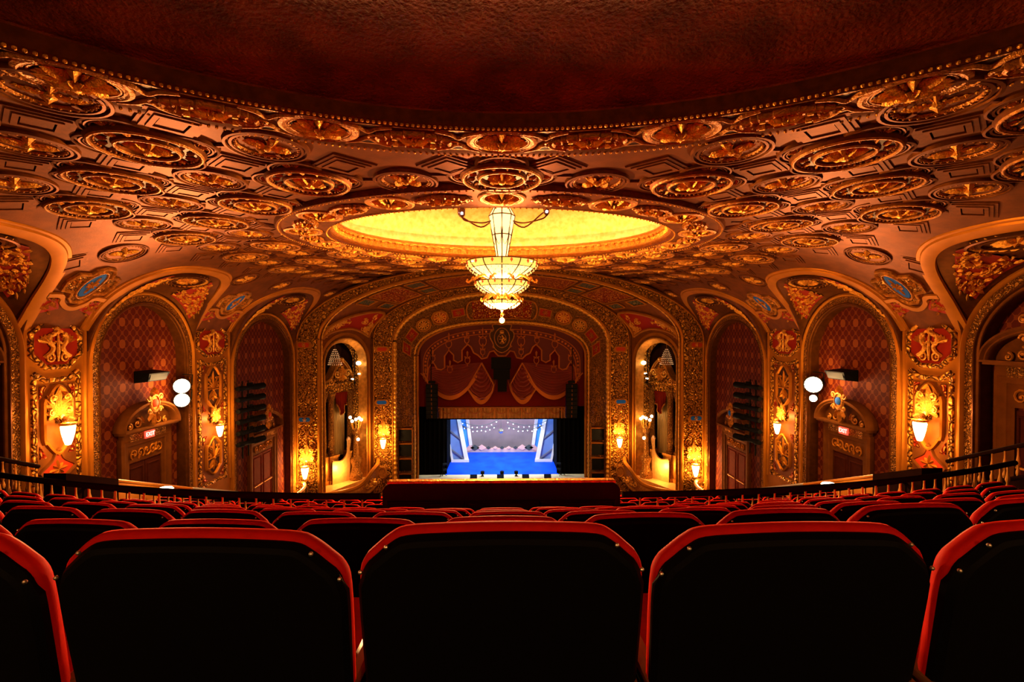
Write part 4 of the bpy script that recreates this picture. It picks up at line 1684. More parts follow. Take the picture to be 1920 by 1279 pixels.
    for q in range(9):
        zz = q / 8
        R_ = .08 + .34 * zz ** .8
        for k in range(5 + q * 2):
            a = 2 * PI * (k + .5 * (q % 2)) / (5 + q * 2)
            c = T(OC + .30 + R_ * math.cos(a), -.95 - .95 * zz, -1.2 + R_ * math.sin(a))
            b.ball(tuple(c), .034, 5, 3)
    obj('crystal_beads', b, 'crystal', cl, kind='stuff')
    b = MB(T)
    b.tube([(OC + .30, .2, -1.2), (OC + .30, -.95, -1.2)], .015, 5)
    b.lathe([(.42, 0), (.40, .03)], 12, c=(0, 0)) if False else None
    obj('hanging_rod', b, 'gold_dark', cl)
    # white work lamp clipped on the inner jamb
    wl = thing('work_light', T(OC + OHW - .62, -1.75, -.45), f'cold white work light high in the {sd} organ bay', 'lamp', 'work lights')
    b = MB(T)
    b.tube([(OC + OHW - .62, .3, -.42), (OC + OHW - .62, -3.3, -.42)], .03, 6)
    obj('lamp_pole', b, 'black_metal', wl)
    Pw = T(OC + OHW - .42, -1.85, -.25)
    b = MB(lambda u, v, h: Pw + Vector((u, v, h)))
    b.ball((0, 0, 0), .17, 10, 6, .75)
    obj('lamp_head', b, 'lamp_white', wl)
    light('POINT', 'work_light_lamp', Pw + Vector((-s * .3, -.35, -.1)), 4, (.95, .85, .9), .1)
    for k in range(4):
        a_ = k * 1.5
        c = T(OC + OHW - .62 + .18 * math.cos(a_), -2.55 - .16 * k, -.3)
        b = MB(lambda u, v, h: c + Vector((u, v, h)))
        b.tube([(0, 0, 0), (.16 * math.cos(a_), 0, .16 * math.sin(a_))], .04, 6)
        obj('lamp_fitting', b, 'lamp_white' if k % 2 == 0 else 'black_metal', wl)
    # candelabrum on the front column
    cb = thing('candelabrum', T(OC + 1.02, -6.3, -.1), f'gilded column candelabrum with glowing globes in the {sd} organ bay', 'candelabrum', 'candelabra')
    c = turned(T, (OC + 1.02, -.15), [(0, FZ), (.40, FZ), (.42, FZ + .35), (.30, FZ + .5), (.24, FZ + .9), (.34, FZ + 1.2), (.34, FZ + 1.35), (.17, FZ + 1.5), (.15, FZ + 2.9), (.22, FZ + 3.0), (.24, FZ + 3.2), (.12, FZ + 3.3), (0, FZ + 3.3)])
    obj('shaft', c, 'filigree_fine', cb)
    b = MB(T)
    spots = []
    for k in range(5):
        a_ = 2 * PI * k / 5 + .5
        e_ = (OC + 1.02 + .36 * math.cos(a_), FZ + 3.75 + .18 * (k % 2), -.15 + .36 * math.sin(a_))
        b.tube(smooth_path([(OC + 1.02, FZ + 3.2, -.15), (OC + 1.02 + .2 * math.cos(a_), FZ + 3.25, -.15 + .2 * math.sin(a_)), e_], 4), .03, 5)
        spots.append(e_)
    b.lathe([(.0, 0), (.1, 0)], 8) if False else None
    obj('arms', b, 'gold_leaf', cb)
    spots.append((OC + .95, FZ + 2.55, .12))
    for e_ in spots:
        P_ = T(*e_)
        g = MB(lambda u, v, h: P_ + Vector((u, v, h)))
        g.ball((0, 0, .08), .10, 9, 6)
        obj('globe', g, 'bulb', cb)
    light('POINT', 'candelabrum_light', T(OC + .85, FZ + 3.7, .35), 10, WARM, .1)
    light('POINT', 'bay_floor_light', T(OC - .2, FZ + .9, -.15), 120, (1, .52, .16), .2)
    # scrolled step at the foot of the pipes
    b = MB(T)
    pth = smooth_path([(OC - .5, FZ + 1.45, -.6), (OC + .1, FZ + 1.35, -.5), (OC + .55, FZ + 1.7, -.45), (OC + .75, FZ + 2.5, -.4), (OC + .62, FZ + 2.75, -.4), (OC + .5, FZ + 2.6, -.4)], 5)
    b.tube(pth, .07, 6)
    n_ = len(pth)
    b.add([(p[0], p[1], p[2]) for p in pth] + [(p[0], FZ, p[2]) for p in pth], [(i, i + 1, n_ + i + 1, n_ + i) for i in range(n_ - 1)])
    obj('scroll_rail', b, 'marble', case)

    # bowed balcony front of the bay
    bf = thing('box_balcony', T(OC, -10.2, .5), f'bowed gilded balcony front below the {sd} organ bay', 'balcony', 'organ bay balconies')
    def bow(i, j):
        """i along from the outer band to the inner band; j 0 bottom .. 1 top"""
        u = -.35 + (OL + .5) * i
        out = .25 + 1.15 * math.sin(PI * min(1, i * 1.0)) ** .8
        lift = .85 * (1 / (1 + math.exp(-(i - .55) * 14))) + .12 * math.exp(-((i - .97) / .05) ** 2)
        zb_ = -10.15 + .55 * i
        zt_ = -9.30 + lift
        z = zb_ + (zt_ - zb_) * j
        return (u, z, out + .10 * math.sin(PI * j) + .08 * j)
    o = MB(T)
    o.grid(bow, 40, 8)
    obj('balcony_front', o, 'gold_dark', bf)
    o = MB(T)
    o.tube([bow(i / 40, 1.0) for i in range(41)], .13, 7)
    obj('top_rail', o, 'gold_paint', bf)
    o = MB(T)
    o.tube([bow(i / 40, .0) for i in range(41)], .11, 7)
    obj('base_moulding', o, 'gold_paint', bf)
    o = MB(T)
    o.grid(lambda i, j: (bow(i, 0)[0], bow(i, 0)[1] - .02, bow(i, 0)[2] * (1 - j) - .2 * j), 20, 2)
    obj('balcony_soffit', o, 'bronze', bf)
    o = MB(T)
    q = bow(.62, .5)
    Tq = lambda u, v, h: T(q[0] + u, q[1] + v, q[2] + .12 + h)
    o.T = Tq
    for k in range(8):
        o.leaf((0, 0), k * PI / 4, .34, .16, .12)
    o.ball((0, 0, .08), .14, 8, 4)
    for k in (-1, 1):
        o.spiral((k * .5, -.05), .18, 0, 1.3, k, .04, .05)
    obj('boss', o, 'gold_leaf', bf)
    # side box beyond the outer band, seen end on
    sb = thing('loge_box', (s * 12.6, 27.0, ZE - 9.6), f'small curved loge box against the {sd} wall by the outer arch', 'balcony', 'loge boxes')
    def bow2(i, j):
        t = PI * .52 * i
        x = 12.05 - .10 + .0
        return Vector((s * (12.0 - 1.25 * math.sin(t)), 27.85 - 2.9 * (1 - math.cos(t)), ZE - 9.55 + .25 * i + .95 * j))
    o = MB()
    o.grid(lambda i, j: tuple(bow2(i, j)), 20, 4)
    obj('balcony_front', o, 'filigree', sb)
    o = MB()
    o.tube([tuple(bow2(i / 20, 1)) for i in range(21)], .09, 6)
    o.tube([tuple(bow2(i / 20, 0)) for i in range(21)], .08, 6)
    obj('rails', o, 'gold_dark', sb)

    # plaques and sconces on the two bands
    for (px, py, m_, nm) in ((570, 647, 'red_bright', 'red'), (571, 787, 'blue_paint', 'blue')):
        P_ = at(px, py, DO)
        o = MB(lambda u, v, h: Vector((s * (abs(P_.x) - u), DO + .02 - h, P_.z + v)))
        o.prism([(-.52, 0), (-.38, -.2), (.38, -.2), (.52, 0), (.38, .2), (-.38, .2)], .0, .10, .05)
        pq = obj('plaque', o, 'gold_paint', outer)
        o = MB(lambda u, v, h: Vector((s * (abs(P_.x) - u), DO + .02 - h, P_.z + v)))
        o.flat([(-.34, 0), (-.26, -.12), (.26, -.12), (.34, 0), (.26, .12), (-.26, .12)], .11)
        obj('plaque_field', o, m_, pq)
        o = MB(lambda u, v, h: Vector((s * (abs(P_.x) - u), DO + .02 - h, P_.z + v)))
        for k in range(6):
            o.leaf((0, 0), k * PI / 3, .13, .06, .03, .11)
        obj('plaque_star', o, 'gold_leaf', pq)
    for (px, py, m_) in ((716, 655, 'red_bright'), (715, 755, 'blue_paint')):
        P_ = at(px, py, DI)
        o = MB(lambda u, v, h: Vector((s * (abs(P_.x) - u), DI + .0 - h, P_.z + v)))
        o.prism([(-.52, 0), (-.38, -.2), (.38, -.2), (.52, 0), (.38, .2), (-.38, .2)], .0, .10, .05)
        pq = obj('plaque', o, 'gold_paint', inner_a)
        o = MB(lambda u, v, h: Vector((s * (abs(P_.x) - u), DI + .0 - h, P_.z + v)))
        o.flat([(-.34, 0), (-.26, -.12), (.26, -.12), (.34, 0), (.26, .12), (-.26, .12)], .11)
        obj('plaque_field', o, m_, pq)
    Tb = lambda u, v, h: Vector((s * u, DO - .02 - h, ZE + v))
    P_ = at(575, 878, DO)
    sconce(Tb, (abs(P_.x), P_.z - ZE), 1.25, f'lit sconce low on the outer arch band, {sd} side', 200)
    Tb = lambda u, v, h: Vector((s * u, DI - .02 - h, ZE + v))
    P_ = at(719, 826, DI)
    sconce(Tb, (abs(P_.x), P_.z - ZE), 1.15, f'lit sconce on the inner arch band, {sd} of the stage', 150)
    # mask boss at the foot of the inner band
    P_ = at(716, 888, DI)
    o = MB(lambda u, v, h: Vector((P_.x * -s * 1.0 if False else s * abs(P_.x) + u, DI - .02 - h, P_.z + v)))
    o.lathe([(.42, 0), (.40, .10), (.32, .12), (.30, .05), (0, .05)], 18, sx=.75, sy=1.1)
    for k in (-1, 1):
        o.spiral((k * .34, -.1), .16, 0, 1.3, k, .04, .06)
        o.spiral((k * .3, .36), .13, 0, 1.3, -k, .04, .06)
    bo = obj('mask_boss', o, 'gold_dark', inner_a)

    # stack of loudspeaker boxes in the splay
    st = thing('speaker_stack', (s * 6.6, 32.7, ZE - 10.4), f'wooden rack of four black speaker boxes at the {sd} edge of the stage', 'speakers', 'speaker racks')
    for k in range(4):
        z0 = ZE - 10.3 + 1.02 * k
        Tq = plane_T((s * 6.62, 32.55, z0), (1, 0, 0), (0, 0, 1), (s * -.25, -1, 0))
        o = MB(Tq)
        o.box((-.42, .06, -.3), (.42, .80, .28))
        b_ = obj('speaker_box', o, 'black_metal', st, smooth=False)
        o = MB(Tq)
        o.box((-.48, .84, -.35), (.48, .92, .34))
        for q in (-1, 1):
            o.box((q * .48 - .03, 0, .26), (q * .48 + .03, 1.0, .32))
        obj('rack_shelf', o, 'casing', st, smooth=False)
# ------------------------------------------------------------------ stage
mat('swag_red', (0.20, 0.014, 0.004), 0.7, sheen=.3, vary=.2, vscale=2)
mat('pelmet_red', (0.10, 0.006, 0.002), 0.8, sheen=.2)
mat('trim_gold', (0.42, 0.11, 0.018), 0.5, 0.3)
mat('teaser_gold', (0.52, 0.22, 0.055), 0.6, 0.1, vary=.35, vscale=3)
mat('stage_black', (0.0015, 0.0012, 0.001), 0.9, spec=0.05)
mat('stage_floor', (0.75, 0.55, 0.30), 0.4)
mat('stage_lit_blue', (0.006, 0.075, 0.95), 0.5, spec=.03, color2=(0.004, 0.045, 0.70), vscale=1.2)  # blue of the stage lamps put into the floor colour
mat('set_cream', (0.86, 0.66, 0.52), 0.5)
mat('set_slate', (0.16, 0.22, 0.42), 0.5, vary=.2, vscale=1)
mat('set_blue', (0.06, 0.28, 0.72), 0.5)
mat('set_grey', (0.17, 0.14, 0.16), 0.7, color2=(0.12, 0.10, 0.12), vscale=.7)
mat('set_peach', (0.75, 0.42, 0.30), 0.6)
mat('set_dark', (0.04, 0.05, 0.035), 0.7)
mat('mirror_ball', (0.95, 0.75, 0.5), 0.12, 0.9)
mat('festoon_bulb', (1, .95, .9), emit=(0.75, 0.85, 1.0), power=3.5)
mat('wood_rail', (0.014, 0.004, 0.002), 0.9, spec=.02, vary=.3, vscale=5)
mat('baluster_gold', (0.75, 0.34, 0.07), 0.3, 0.5)
mat('booth_wood', (0.006, 0.002, 0.001), 0.5, spec=.2, vary=.3, vscale=3)
SZ = ZE - 10.1                       # stage floor
fl = MB()
fl.box((-14, 24, ZE + FLOOR_Z - .2), (14, 32, ZE + FLOOR_Z))
stalls = obj('floor', fl, 'velvet_dark', smooth=False)
stalls['kind'] = 'structure'
fl = MB()
fl.box((-6.6, 32.4, SZ - .9), (6.6, 34.3, SZ))
so = obj('stage_apron', fl, 'stage_floor', smooth=False)
tag(so, 'pale boarded stage apron in front of the blue floor', 'stage')
fl = MB()
fl.box((-4.1, 34.3, SZ - .3), (4.1, 40.9, SZ + .01))
so = obj('blue_lit_floor', fl, 'stage_lit_blue', smooth=False)
tag(so, 'stage floor coloured bright blue for the lamplight on it', 'stage floor')
# black masking round the set
bm = thing('stage_masking', (0, 34.4, SZ), 'black masking drapes framing the lit stage set', 'drapes')
for s in (-1, 1):
    o = MB()
    o.grid(lambda i, j: (s * (3.98 + 3.2 * i), 34.45 + .08 * math.sin(i * 60), SZ + 6.2 * j), 60, 1)
    obj('side_leg', o, 'stage_black', bm)
    o = MB()
    o.grid(lambda i, j: (s * 4.1, 34.5 + 8.5 * i, SZ + 9 * j), 1, 1)
    obj('side_tab', o, 'stage_black', bm)
o = MB()
o.grid(lambda i, j: (-7.2 + 14.4 * i, 34.4, SZ + 3.98 + 5.6 * j), 4, 1)
obj('header', o, 'stage_black', bm)
o = MB()
o.grid(lambda i, j: (-7.2 + 14.4 * i, 43.6, SZ - .2 + 12 * j), 1, 1)
obj('rear_drape', o, 'stage_black', bm)
o = MB()
o.grid(lambda i, j: (-7.2 + 14.4 * i, 34.4 + 9.2 * j, SZ + 9.0), 1, 1)
obj('fly_mask', o, 'stage_black', bm)

# valance: red pelmet with stepped edge, four swags, gold trimming
VD = 33.75
val = thing('stage_valance', (0, VD, ZE - 1), 'dark red swagged stage valance with gold trim under the arch', 'curtain')
V = lambda px, py: (-(CX - px) / FPX * VD, (CY - py) / FPX * VD)
VT = lambda u, v, h: Vector((u, VD - h, ZE + v))
ar = PS2[36:-36]
o = MB(VT)
n_ = len(ar)
o.add([(p[0] * 1.02, p[1] + .1, -.12) for p in ar] + [(p[0] * 1.02, -5.1, -.12) for p in ar], [(i, i + 1, n_ + i + 1, n_ + i) for i in range(n_ - 1)])
obj('backing', o, 'velvet_dark', val)
# pelmet lower edge, left half, mirrored
half = [(788, 700), (800, 712), (803, 690), (811, 678), (818, 690), (819, 692), (827, 694), (833, 690), (833, 668), (841, 657), (850, 666), (850, 676), (858, 680), (866, 676), (866, 657), (871, 651), (877, 646), (883, 651), (888, 662), (896, 666), (903, 673), (913, 671), (918, 660), (926, 658), (934, 668), (941, 668)]
edge = [V(*p) for p in half]
edge = edge + [(-x, y) for x, y in edge[-2::-1]]
def arch_z(x):
    return float(np.interp(x, [p[0] for p in ar], [p[1] for p in ar]))
o = MB(VT)
n_ = len(edge)
o.add([(p[0], arch_z(p[0]), .10) for p in edge] + [(p[0], p[1], .10) for p in edge], [(i, i + 1, n_ + i + 1, n_ + i) for i in range(n_ - 1)])
pel = obj('pelmet', o, 'pelmet_red', val, smooth=False)
o = MB(VT)
o.tube([(p[0], p[1], .12) for p in edge], .06, 5)
obj('pelmet_trim', o, 'trim_gold', pel)
o = MB(VT)
for off in (.42, .72):
    o.tube([(p[0] * (1 - off / 6.5), p[1] - off, .12) for p in ar[::2]], .035, 5)
for i in range(4, len(ar) - 4, 3):
    p = ar[i]
    k = .57
    o.cbox((p[0] * (1 - k / 6.5), p[1] - k, .12), (.13, .13, .03))
obj('pelmet_border', o, 'trim_gold', pel)
for px, py, k in ((811, 672, 1), (841, 645, 1.3), (875, 638, 1), (905, 640, 1.6), (905, 660, 1), (843, 693, 1.1), (876, 676, 1.1), (797, 706, 1)):
    for sg in (1, -1):
        o = MB(VT)
        x, y = V(px, py)
        x *= sg
        o.sweep(circle(.16 * k, 12, c=(x, y), sy=1.35), half_round(.03, .04, .12), True)
        o.leaf((x, y + .2 * k), PI / 2, .42 * k, .16, .06, .12)
        for a in (-.9, .9):
            o.leaf((x, y + .1 * k), PI / 2 + a, .26 * k, .12, .05, .12)
        o.leaf((x, y - .18 * k), -PI / 2, .22 * k, .1, .05, .12)
        obj('pelmet_ornament', o, 'trim_gold', pel)
def swag(x0, y0, x1, y1, low, depth, name='swag', folds=11):
    """cloth hanging between two points with a curved foot"""
    def fn(i, j):
        x = x0 + (x1 - x0) * i
        top = y0 + (y1 - y0) * i
        bot = top + (low - (y0 + y1) / 2) * math.sin(PI * i) ** .75 if True else 0
        z = top + (bot - top) * j
        return (x, z, .02 + depth * math.sin(PI * i) * math.sin(PI * min(1, j * 1.0) * .5) + .05 * math.sin(j * folds * 2 * PI) * math.sin(PI * i))
    o = MB(VT)
    o.grid(fn, 36, 66)
    sw = obj(name, o, 'swag_red', val)
    o = MB(VT)
    def bnd(i, j):
        q = fn(i, 1)
        return (q[0], q[1] + .02 - .30 * j * min(1, 3 * math.sin(PI * i) + .2), q[2] + .05)
    o.grid(bnd, 36, 2)
    obj('swag_fringe', o, 'trim_gold', sw)
    return sw
for sg in (-1, 1):
    a = V(903, 681)
    b = V(790, 700)
    f1 = [(sg * -1 * -b[0] if False else sg * abs(b[0]), b[1] + .6), (sg * abs(a[0]), a[1])]
    lowz = V(0, 742)[1]
    swag(f1[0][0], -2.3, f1[1][0], -1.95, lowz, .35)
    swag(sg * abs(V(876, 0)[0]), V(0, 722)[1] + .2, sg * abs(V(930, 0)[0]), V(0, 722)[1] + .4, V(0, 751)[1], .20, 'small_swag', 8)
    # fan of pleats between the swags
    o = MB(VT)
    ap = (sg * abs(a[0]), a[1])
    fan = [(sg * abs(V(px, 0)[0]), V(0, py)[1]) for px, py in ((876, 728), (884, 740), (898, 748), (912, 746), (922, 736), (926, 722))]
    def fanfn(i, j):
        f = i * 5
        k = min(int(f), 4)
        q = (fan[k][0] + (fan[k + 1][0] - fan[k][0]) * (f - k), fan[k][1] + (fan[k + 1][1] - fan[k][1]) * (f - k))
        return (ap[0] + (q[0] - ap[0]) * j, ap[1] + (q[1] - ap[1]) * j, .16 + .06 * math.sin(j * 50))
    o.grid(fanfn, 20, 40)
    fo = obj('pleated_fan', o, 'swag_red', val)
    o = MB(VT)
    o.tube([tuple(Vector(fanfn(i / 20, 1)) + Vector((0, 0, .04))) for i in range(21)], .07, 5)
    o.tube([tuple(Vector(fanfn(0, j / 10)) + Vector((0, 0, .08))) for j in range(11)], .06, 5)
    o.tube([tuple(Vector(fanfn(1, j / 10)) + Vector((0, 0, .08))) for j in range(11)], .06, 5)
    obj('fan_trim', o, 'trim_gold', fo)
# gold teaser below
tz = thing('gold_teaser', (0, 34.36, ZE - 5.5), 'pale gold scalloped teaser curtain above the stage set', 'curtain')
TD = 34.36
o = MB()
x0, x1 = (800 - CX) / FPX * TD, (1080 - CX) / FPX * TD
zt, zb_ = ZE - (765 - CY) / FPX * TD, ZE - (786 - CY) / FPX * TD
o.grid(lambda i, j: (x0 + (x1 - x0) * i, TD + .04 * math.sin(i * 260), zt + (zb_ - zt) * j), 260, 1)
obj('pleated_cloth', o, 'teaser_gold', tz)
o = MB()
for k in range(11):
    xa = x0 + (x1 - x0) * k / 11
    xb = x0 + (x1 - x0) * (k + 1) / 11
    o.tube([(xa + (xb - xa) * t, TD - .08, zt - .05 - .42 * math.sin(PI * t)) for t in [i / 10 for i in range(11)]], .03, 5)
    o.tube([(xa, TD - .08, zt), (xa, TD - .08, zb_)], .03, 5)
o.tube([(x0, TD - .1, zt), (x1, TD - .1, zt)], .05, 6)
obj('scallop_trim', o, 'trim_gold', tz)

# crest at the crown of the arch
ct = thing('arch_crest', (0, DP - .5, ZE - .3), 'black and gold heraldic lion shield at the crown of the stage arch', 'crest')
CT_ = lambda u, v, h: Vector((u, DP - .35 - h, ZE - .28 + v))
sh = [(0, -.95), (-.35, -.80), (-.55, -.55), (-.62, -.3), (-.80, .05), (-.84, .35), (-.70, .60), (-.58, .62), (-.62, .80), (-.66, .95), (-.40, 1.02), (0, .98)]
full = sh + [(-x, y) for x, y in sh[-2:0:-1]]
o = MB(CT_)
o.prism(smooth_path(full, 3, True), 0, .14, .06)
obj('shield_body', o, 'dark_ground', ct)
o = MB(CT_)
o.sweep(smooth_path(full, 3, True), half_round(.035, .05, .12), True)
o.sweep(circle(.52, 30, c=(0, .08), sy=1.30), half_round(.03, .05, .14), True)
o.sweep(circle(.30, 24, c=(0, .0), sy=1.15), half_round(.02, .04, .14), True)
for k in (-1, 1):
    o.spiral((k * .72, .58), .09, 0, 1.2, k, .025, .15)
    o.spiral((k * .60, -.55), .08, 0, 1.2, k, .025, .15)
obj('shield_scrolls', o, 'gold_dark', ct)
o = MB(CT_)
o.tube(smooth_path([(.06, .16, .17), (.10, .02, .18), (.0, -.06, .18), (.06, -.2, .17), (.12, -.28, .17)], 4), .045, 6)
o.ball((.02, .2, .18), .06, 7, 4)
for q in ((-.02, .08, 2.6), (.0, .0, 3.3), (0, -.12, 4.2), (.1, .0, -.3)):
    o.leaf((q[0], q[1]), q[2], .2, .07, .05, .15)
o.tube(smooth_path([(.1, -.15, .17), (.22, -.05, .17), (.18, .12, .17)], 4), .02, 5)
for k in range(5):
    o.leaf((0, .42), PI / 2 + (k - 2) * .4, .22, .08, .06, .14)
o.cbox((0, .42, .16), (.28, .06, .05))
obj('lion_and_crown', o, 'gold_leaf', ct)

# loudspeakers hung in the opening
cl = thing('centre_speaker_cluster', at(941, 700, 33.2), 'black speaker cluster hanging at the centre of the valance', 'speakers')
for i, (px0, px1, py0, py1) in enumerate(((921, 958, 671, 692), (925, 956, 693, 712), (933, 950, 712, 735))):
    a, b = at(px0, py1, 33.2), at(px1, py0, 33.2)
    o = MB()
    o.box((a.x, 33.0, a.z), (b.x, 33.55, b.z))
    obj('cabinet', o, 'black_metal', cl, smooth=False)
for s in (-1, 1):
    la = thing('line_array', (s * 4.85, 33.0, ZE - 5.5), f'black column of line array speakers hanging {SIDE[s]} of the valance', 'speakers', 'line arrays')
    o = MB()
    o.tube([(s * 4.9, 33.0, ZE - .9), (s * 4.9, 33.0, ZE - 3.3)], .03, 5)
    o.box((s * 4.85 - .22, 32.8, ZE - 3.35), (s * 4.85 + .22, 33.2, ZE - 3.2))
    obj('hanging_frame', o, 'black_metal', la)
    for k in range(8):
        z = ZE - 3.42 - .30 * k
        y0 = 32.75 + .004 * k * k
        o = MB()
        o.box((s * 4.85 - .38, y0, z - .27), (s * 4.85 + .38, y0 + .5, z))
        sp = obj('array_cabinet', o, 'black_metal', la, smooth=False)
        o = MB()
        o.box((s * 4.85 - .02, y0 - .012, z - .22), (s * 4.85 + .02, y0, z - .05))
        obj('wave_guide', o, 'casing', sp, smooth=False)

# ------------------------------------------------------------------ stage set
def quad_slab(pts, D, t, m_, name, parent):
    """flat scenery piece: outline in picture-independent stage coordinates (x, z)"""
    o = MB(lambda u, v, h: Vector((u, D - h, v)))
    n_ = len(pts)
    o.add([(p[0], p[1], 0) for p in pts] + [(p[0], p[1], t) for p in pts],
          [tuple(range(n_, 2 * n_)), tuple(range(n_))[::-1]] + [(i, (i + 1) % n_, n_ + (i + 1) % n_, n_ + i) for i in range(n_)])
    return obj(name, o, m_, parent, smooth=False)
def S(px, py, D):
    p = at(px, py, D)
    return (p.x, p.z)
for s in (-1, 1):
    sd = SIDE[s]
    mir = lambda pts: [(-x, z) for x, z in pts] if s > 0 else pts
    D1 = 38.0
    fr = thing('scenery_tower', (s * 3.4, D1, SZ), f'tall slate blue scenery tower with cream frame, {sd} side of the set', 'scenery', 'scenery towers')
    L = lambda *pp: mir([S(px, py, D1) for px, py in pp])
    quad_slab(L((836, 780), (860, 780), (875, 866), (847, 866), (838, 822)), D1, .15, 'set_slate', 'tower_face', fr)
    quad_slab(L((855, 780), (862, 780), (879, 867), (871, 867)), D1 - .16, .12, 'set_cream', 'tower_edge', fr)
    quad_slab(L((838, 818), (841, 818), (850, 867), (846, 867)), D1 - .16, .12, 'set_cream', 'tower_edge', fr)
    quad_slab(L((846, 862), (879, 862), (879, 867), (846, 867)), D1 - .30, .10, 'set_cream', 'tower_base', fr)
    quad_slab(L((838, 803), (862, 822), (862, 825), (838, 806)), D1 - .16, .08, 'set_grey', 'tower_brace', fr)
    quad_slab(L((845, 842), (872, 862), (868, 862), (845, 845)), D1 - .16, .08, 'set_grey', 'tower_brace', fr)
    D2 = 39.8
    f2 = thing('scenery_wing', (s * 2.9, D2, SZ), f'bright blue leaning scenery wing behind the {sd} tower', 'scenery', 'scenery wings')
    L = lambda *pp: mir([S(px, py, D2) for px, py in pp])
    quad_slab(L((858, 780), (873, 780), (880, 836), (873, 842), (866, 830)), D2, .12, 'set_blue', 'wing_face', f2)
    quad_slab(L((872, 780), (878, 780), (885, 836), (879, 836)), D2 - .13, .1, 'set_cream', 'wing_edge', f2)
    quad_slab(L((861, 795), (877, 806), (877, 808), (861, 797)), D2 - .13, .06, 'set_grey', 'wing_brace', f2)
bk = thing('set_backdrop', (0, 42.3, SZ), 'grey curved backdrop with diamond skyline at the rear of the set', 'backdrop')
D3 = 42.0
o = MB()
b0, b1 = S(860, 846, D3), S(1022, 780, D3)
o.grid(lambda i, j: (b0[0] + (b1[0] - b0[0]) * i, D3 + .5 * math.sin(PI * i) - .2, b0[1] + (b1[1] + .8 - b0[1]) * j), 20, 1)
obj('grey_cloth', o, 'set_grey', bk)
o = MB()
w0, w1 = S(872, 851, 40.8), S(1010, 843, 40.8)
o.box((w0[0], 40.8, SZ), (w1[0], 40.9, w1[1]))
obj('low_wall', o, 'set_peach', bk, smooth=False)
for k in range(11):
    px = 877 + 12.8 * k
    h = 8 if k in (0, 10) else (6 if k in (1, 2, 8, 9) else 3.2)
    c = S(px, 842, 40.75)
    r = h / FPX * 41.5
    quad_slab([(c[0] - r * 1.5, c[1]), (c[0], c[1] - r * .8), (c[0] + r * 1.5, c[1]), (c[0], c[1] + r)], 40.75, .05, 'set_dark' if k % 2 else 'set_peach', 'skyline_diamond', bk)
# festoons and mirror ball
def festoon(a, b, sag, label):
    th = thing('light_festoon', (a[0], 37.4, a[1]), label, 'string lights', 'strings of stage bulbs')
    pts = [(a[0] + (b[0] - a[0]) * t, 37.4, a[1] + (b[1] - a[1]) * t - sag * 4 * t * (1 - t)) for t in [i / 16 for i in range(17)]]
    o = MB()
    o.tube(pts, .018, 4)
    obj('cable', o, 'set_dark', th)
    o = MB()
    o2 = MB()
    for i in range(1, 17, 2):
        p = pts[i]
        q = MB()
        q.ball((p[0], p[1], p[2] - .10 - .05 * (i % 3)), .042, 7, 4)
        obj('festoon_bulb', q, 'festoon_bulb', th)
for k, (pa, pb, sg, lb) in enumerate((((862, 790), (935, 788), .45, 'upper string of stage bulbs sagging left of the mirror ball'), ((947, 788), (1028, 790), .45, 'upper string of stage bulbs sagging right of the mirror ball'),
                                      ((866, 800), (930, 800), .30, 'lower string of stage bulbs left of the mirror ball'), ((950, 800), (1020, 800), .30, 'lower string of stage bulbs right of the mirror ball'))):
    festoon(S(*pa, 37.4), S(*pb, 37.4), sg, lb)
mbl = thing('mirror_ball', at(939, 810, 37.4), 'small mirror ball hanging at the centre of the set', 'mirror ball')
c = at(939, 810, 37.4)
o = MB()
o.ball(tuple(c), .20, 14, 9)
obj('ball', o, 'mirror_ball', mbl, smooth=False)
o = MB()
o.tube([(c.x, c.y, c.z + .2), (c.x, c.y, c.z + 1.6)], .012, 4)
obj('wire', o, 'set_dark', mbl)
# floor monitors and lamps along the apron
for k, px in enumerate((887, 938, 986, 1028)):
    c = at(px, 902, 33.0)
    o = MB(lambda u, v, h: Vector((c.x + u, 33.0 + v, SZ + h)))
    o.add([(-.24, -.2, 0), (.24, -.2, 0), (.24, .2, 0), (-.24, .2, 0), (-.24, -.2, .12), (.24, -.2, .12), (.24, .2, .34), (-.24, .2, .34)],
          [(0, 3, 2, 1), (4, 5, 6, 7), (0, 1, 5, 4), (1, 2, 6, 5), (2, 3, 7, 6), (3, 0, 4, 7)])
    m_ = obj('floor_monitor', o, 'black_metal', smooth=False)
    tag(m_, ('leftmost', 'second from left', 'third from left', 'rightmost')[k] + ' black wedge monitor on the stage apron', 'monitor', 'stage monitors')
for k, px in enumerate((904, 941, 968)):
    c = at(px, 895, 33.9)
    th = thing('footlight', (c.x, 33.9, SZ), ('left', 'middle', 'right')[k] + ' small round footlight at the edge of the blue floor', 'lamp', 'footlights')
    o = MB(lambda u, v, h: Vector((c.x + u, 33.9 + v, SZ + h)))
    o.lathe([(.05, 0), (.05, .12), (.14, .16), (.15, .34), (.10, .38), (0, .38)], 10)
    obj('lamp_head', o, 'black_metal', th)
    o = MB(lambda u, v, h: Vector((c.x + u, 33.9 + v, SZ + h)))
    o.cbox((0, 0, .02), (.2, .2, .04))
    obj('lamp_base', o, 'black_metal', th)
rl = thing('front_rail', (0, 32.6, SZ), 'long low black lighting rail along the stage front', 'rail')
o = MB()
a, b = at(857, 0, 32.6).x, at(1075, 0, 32.6).x
o.box((a, 32.5, SZ + .0), (b, 32.62, SZ + .10))
obj('rail_bar', o, 'black_metal', rl, smooth=False)
for k in range(9):
    o = MB()
    x = a + (b - a) * (k + .5) / 9
    o.cbox((x, 32.56, SZ + .13), (.12, .1, .06))
    obj('rail_lamp', o, 'black_metal', rl, smooth=False)
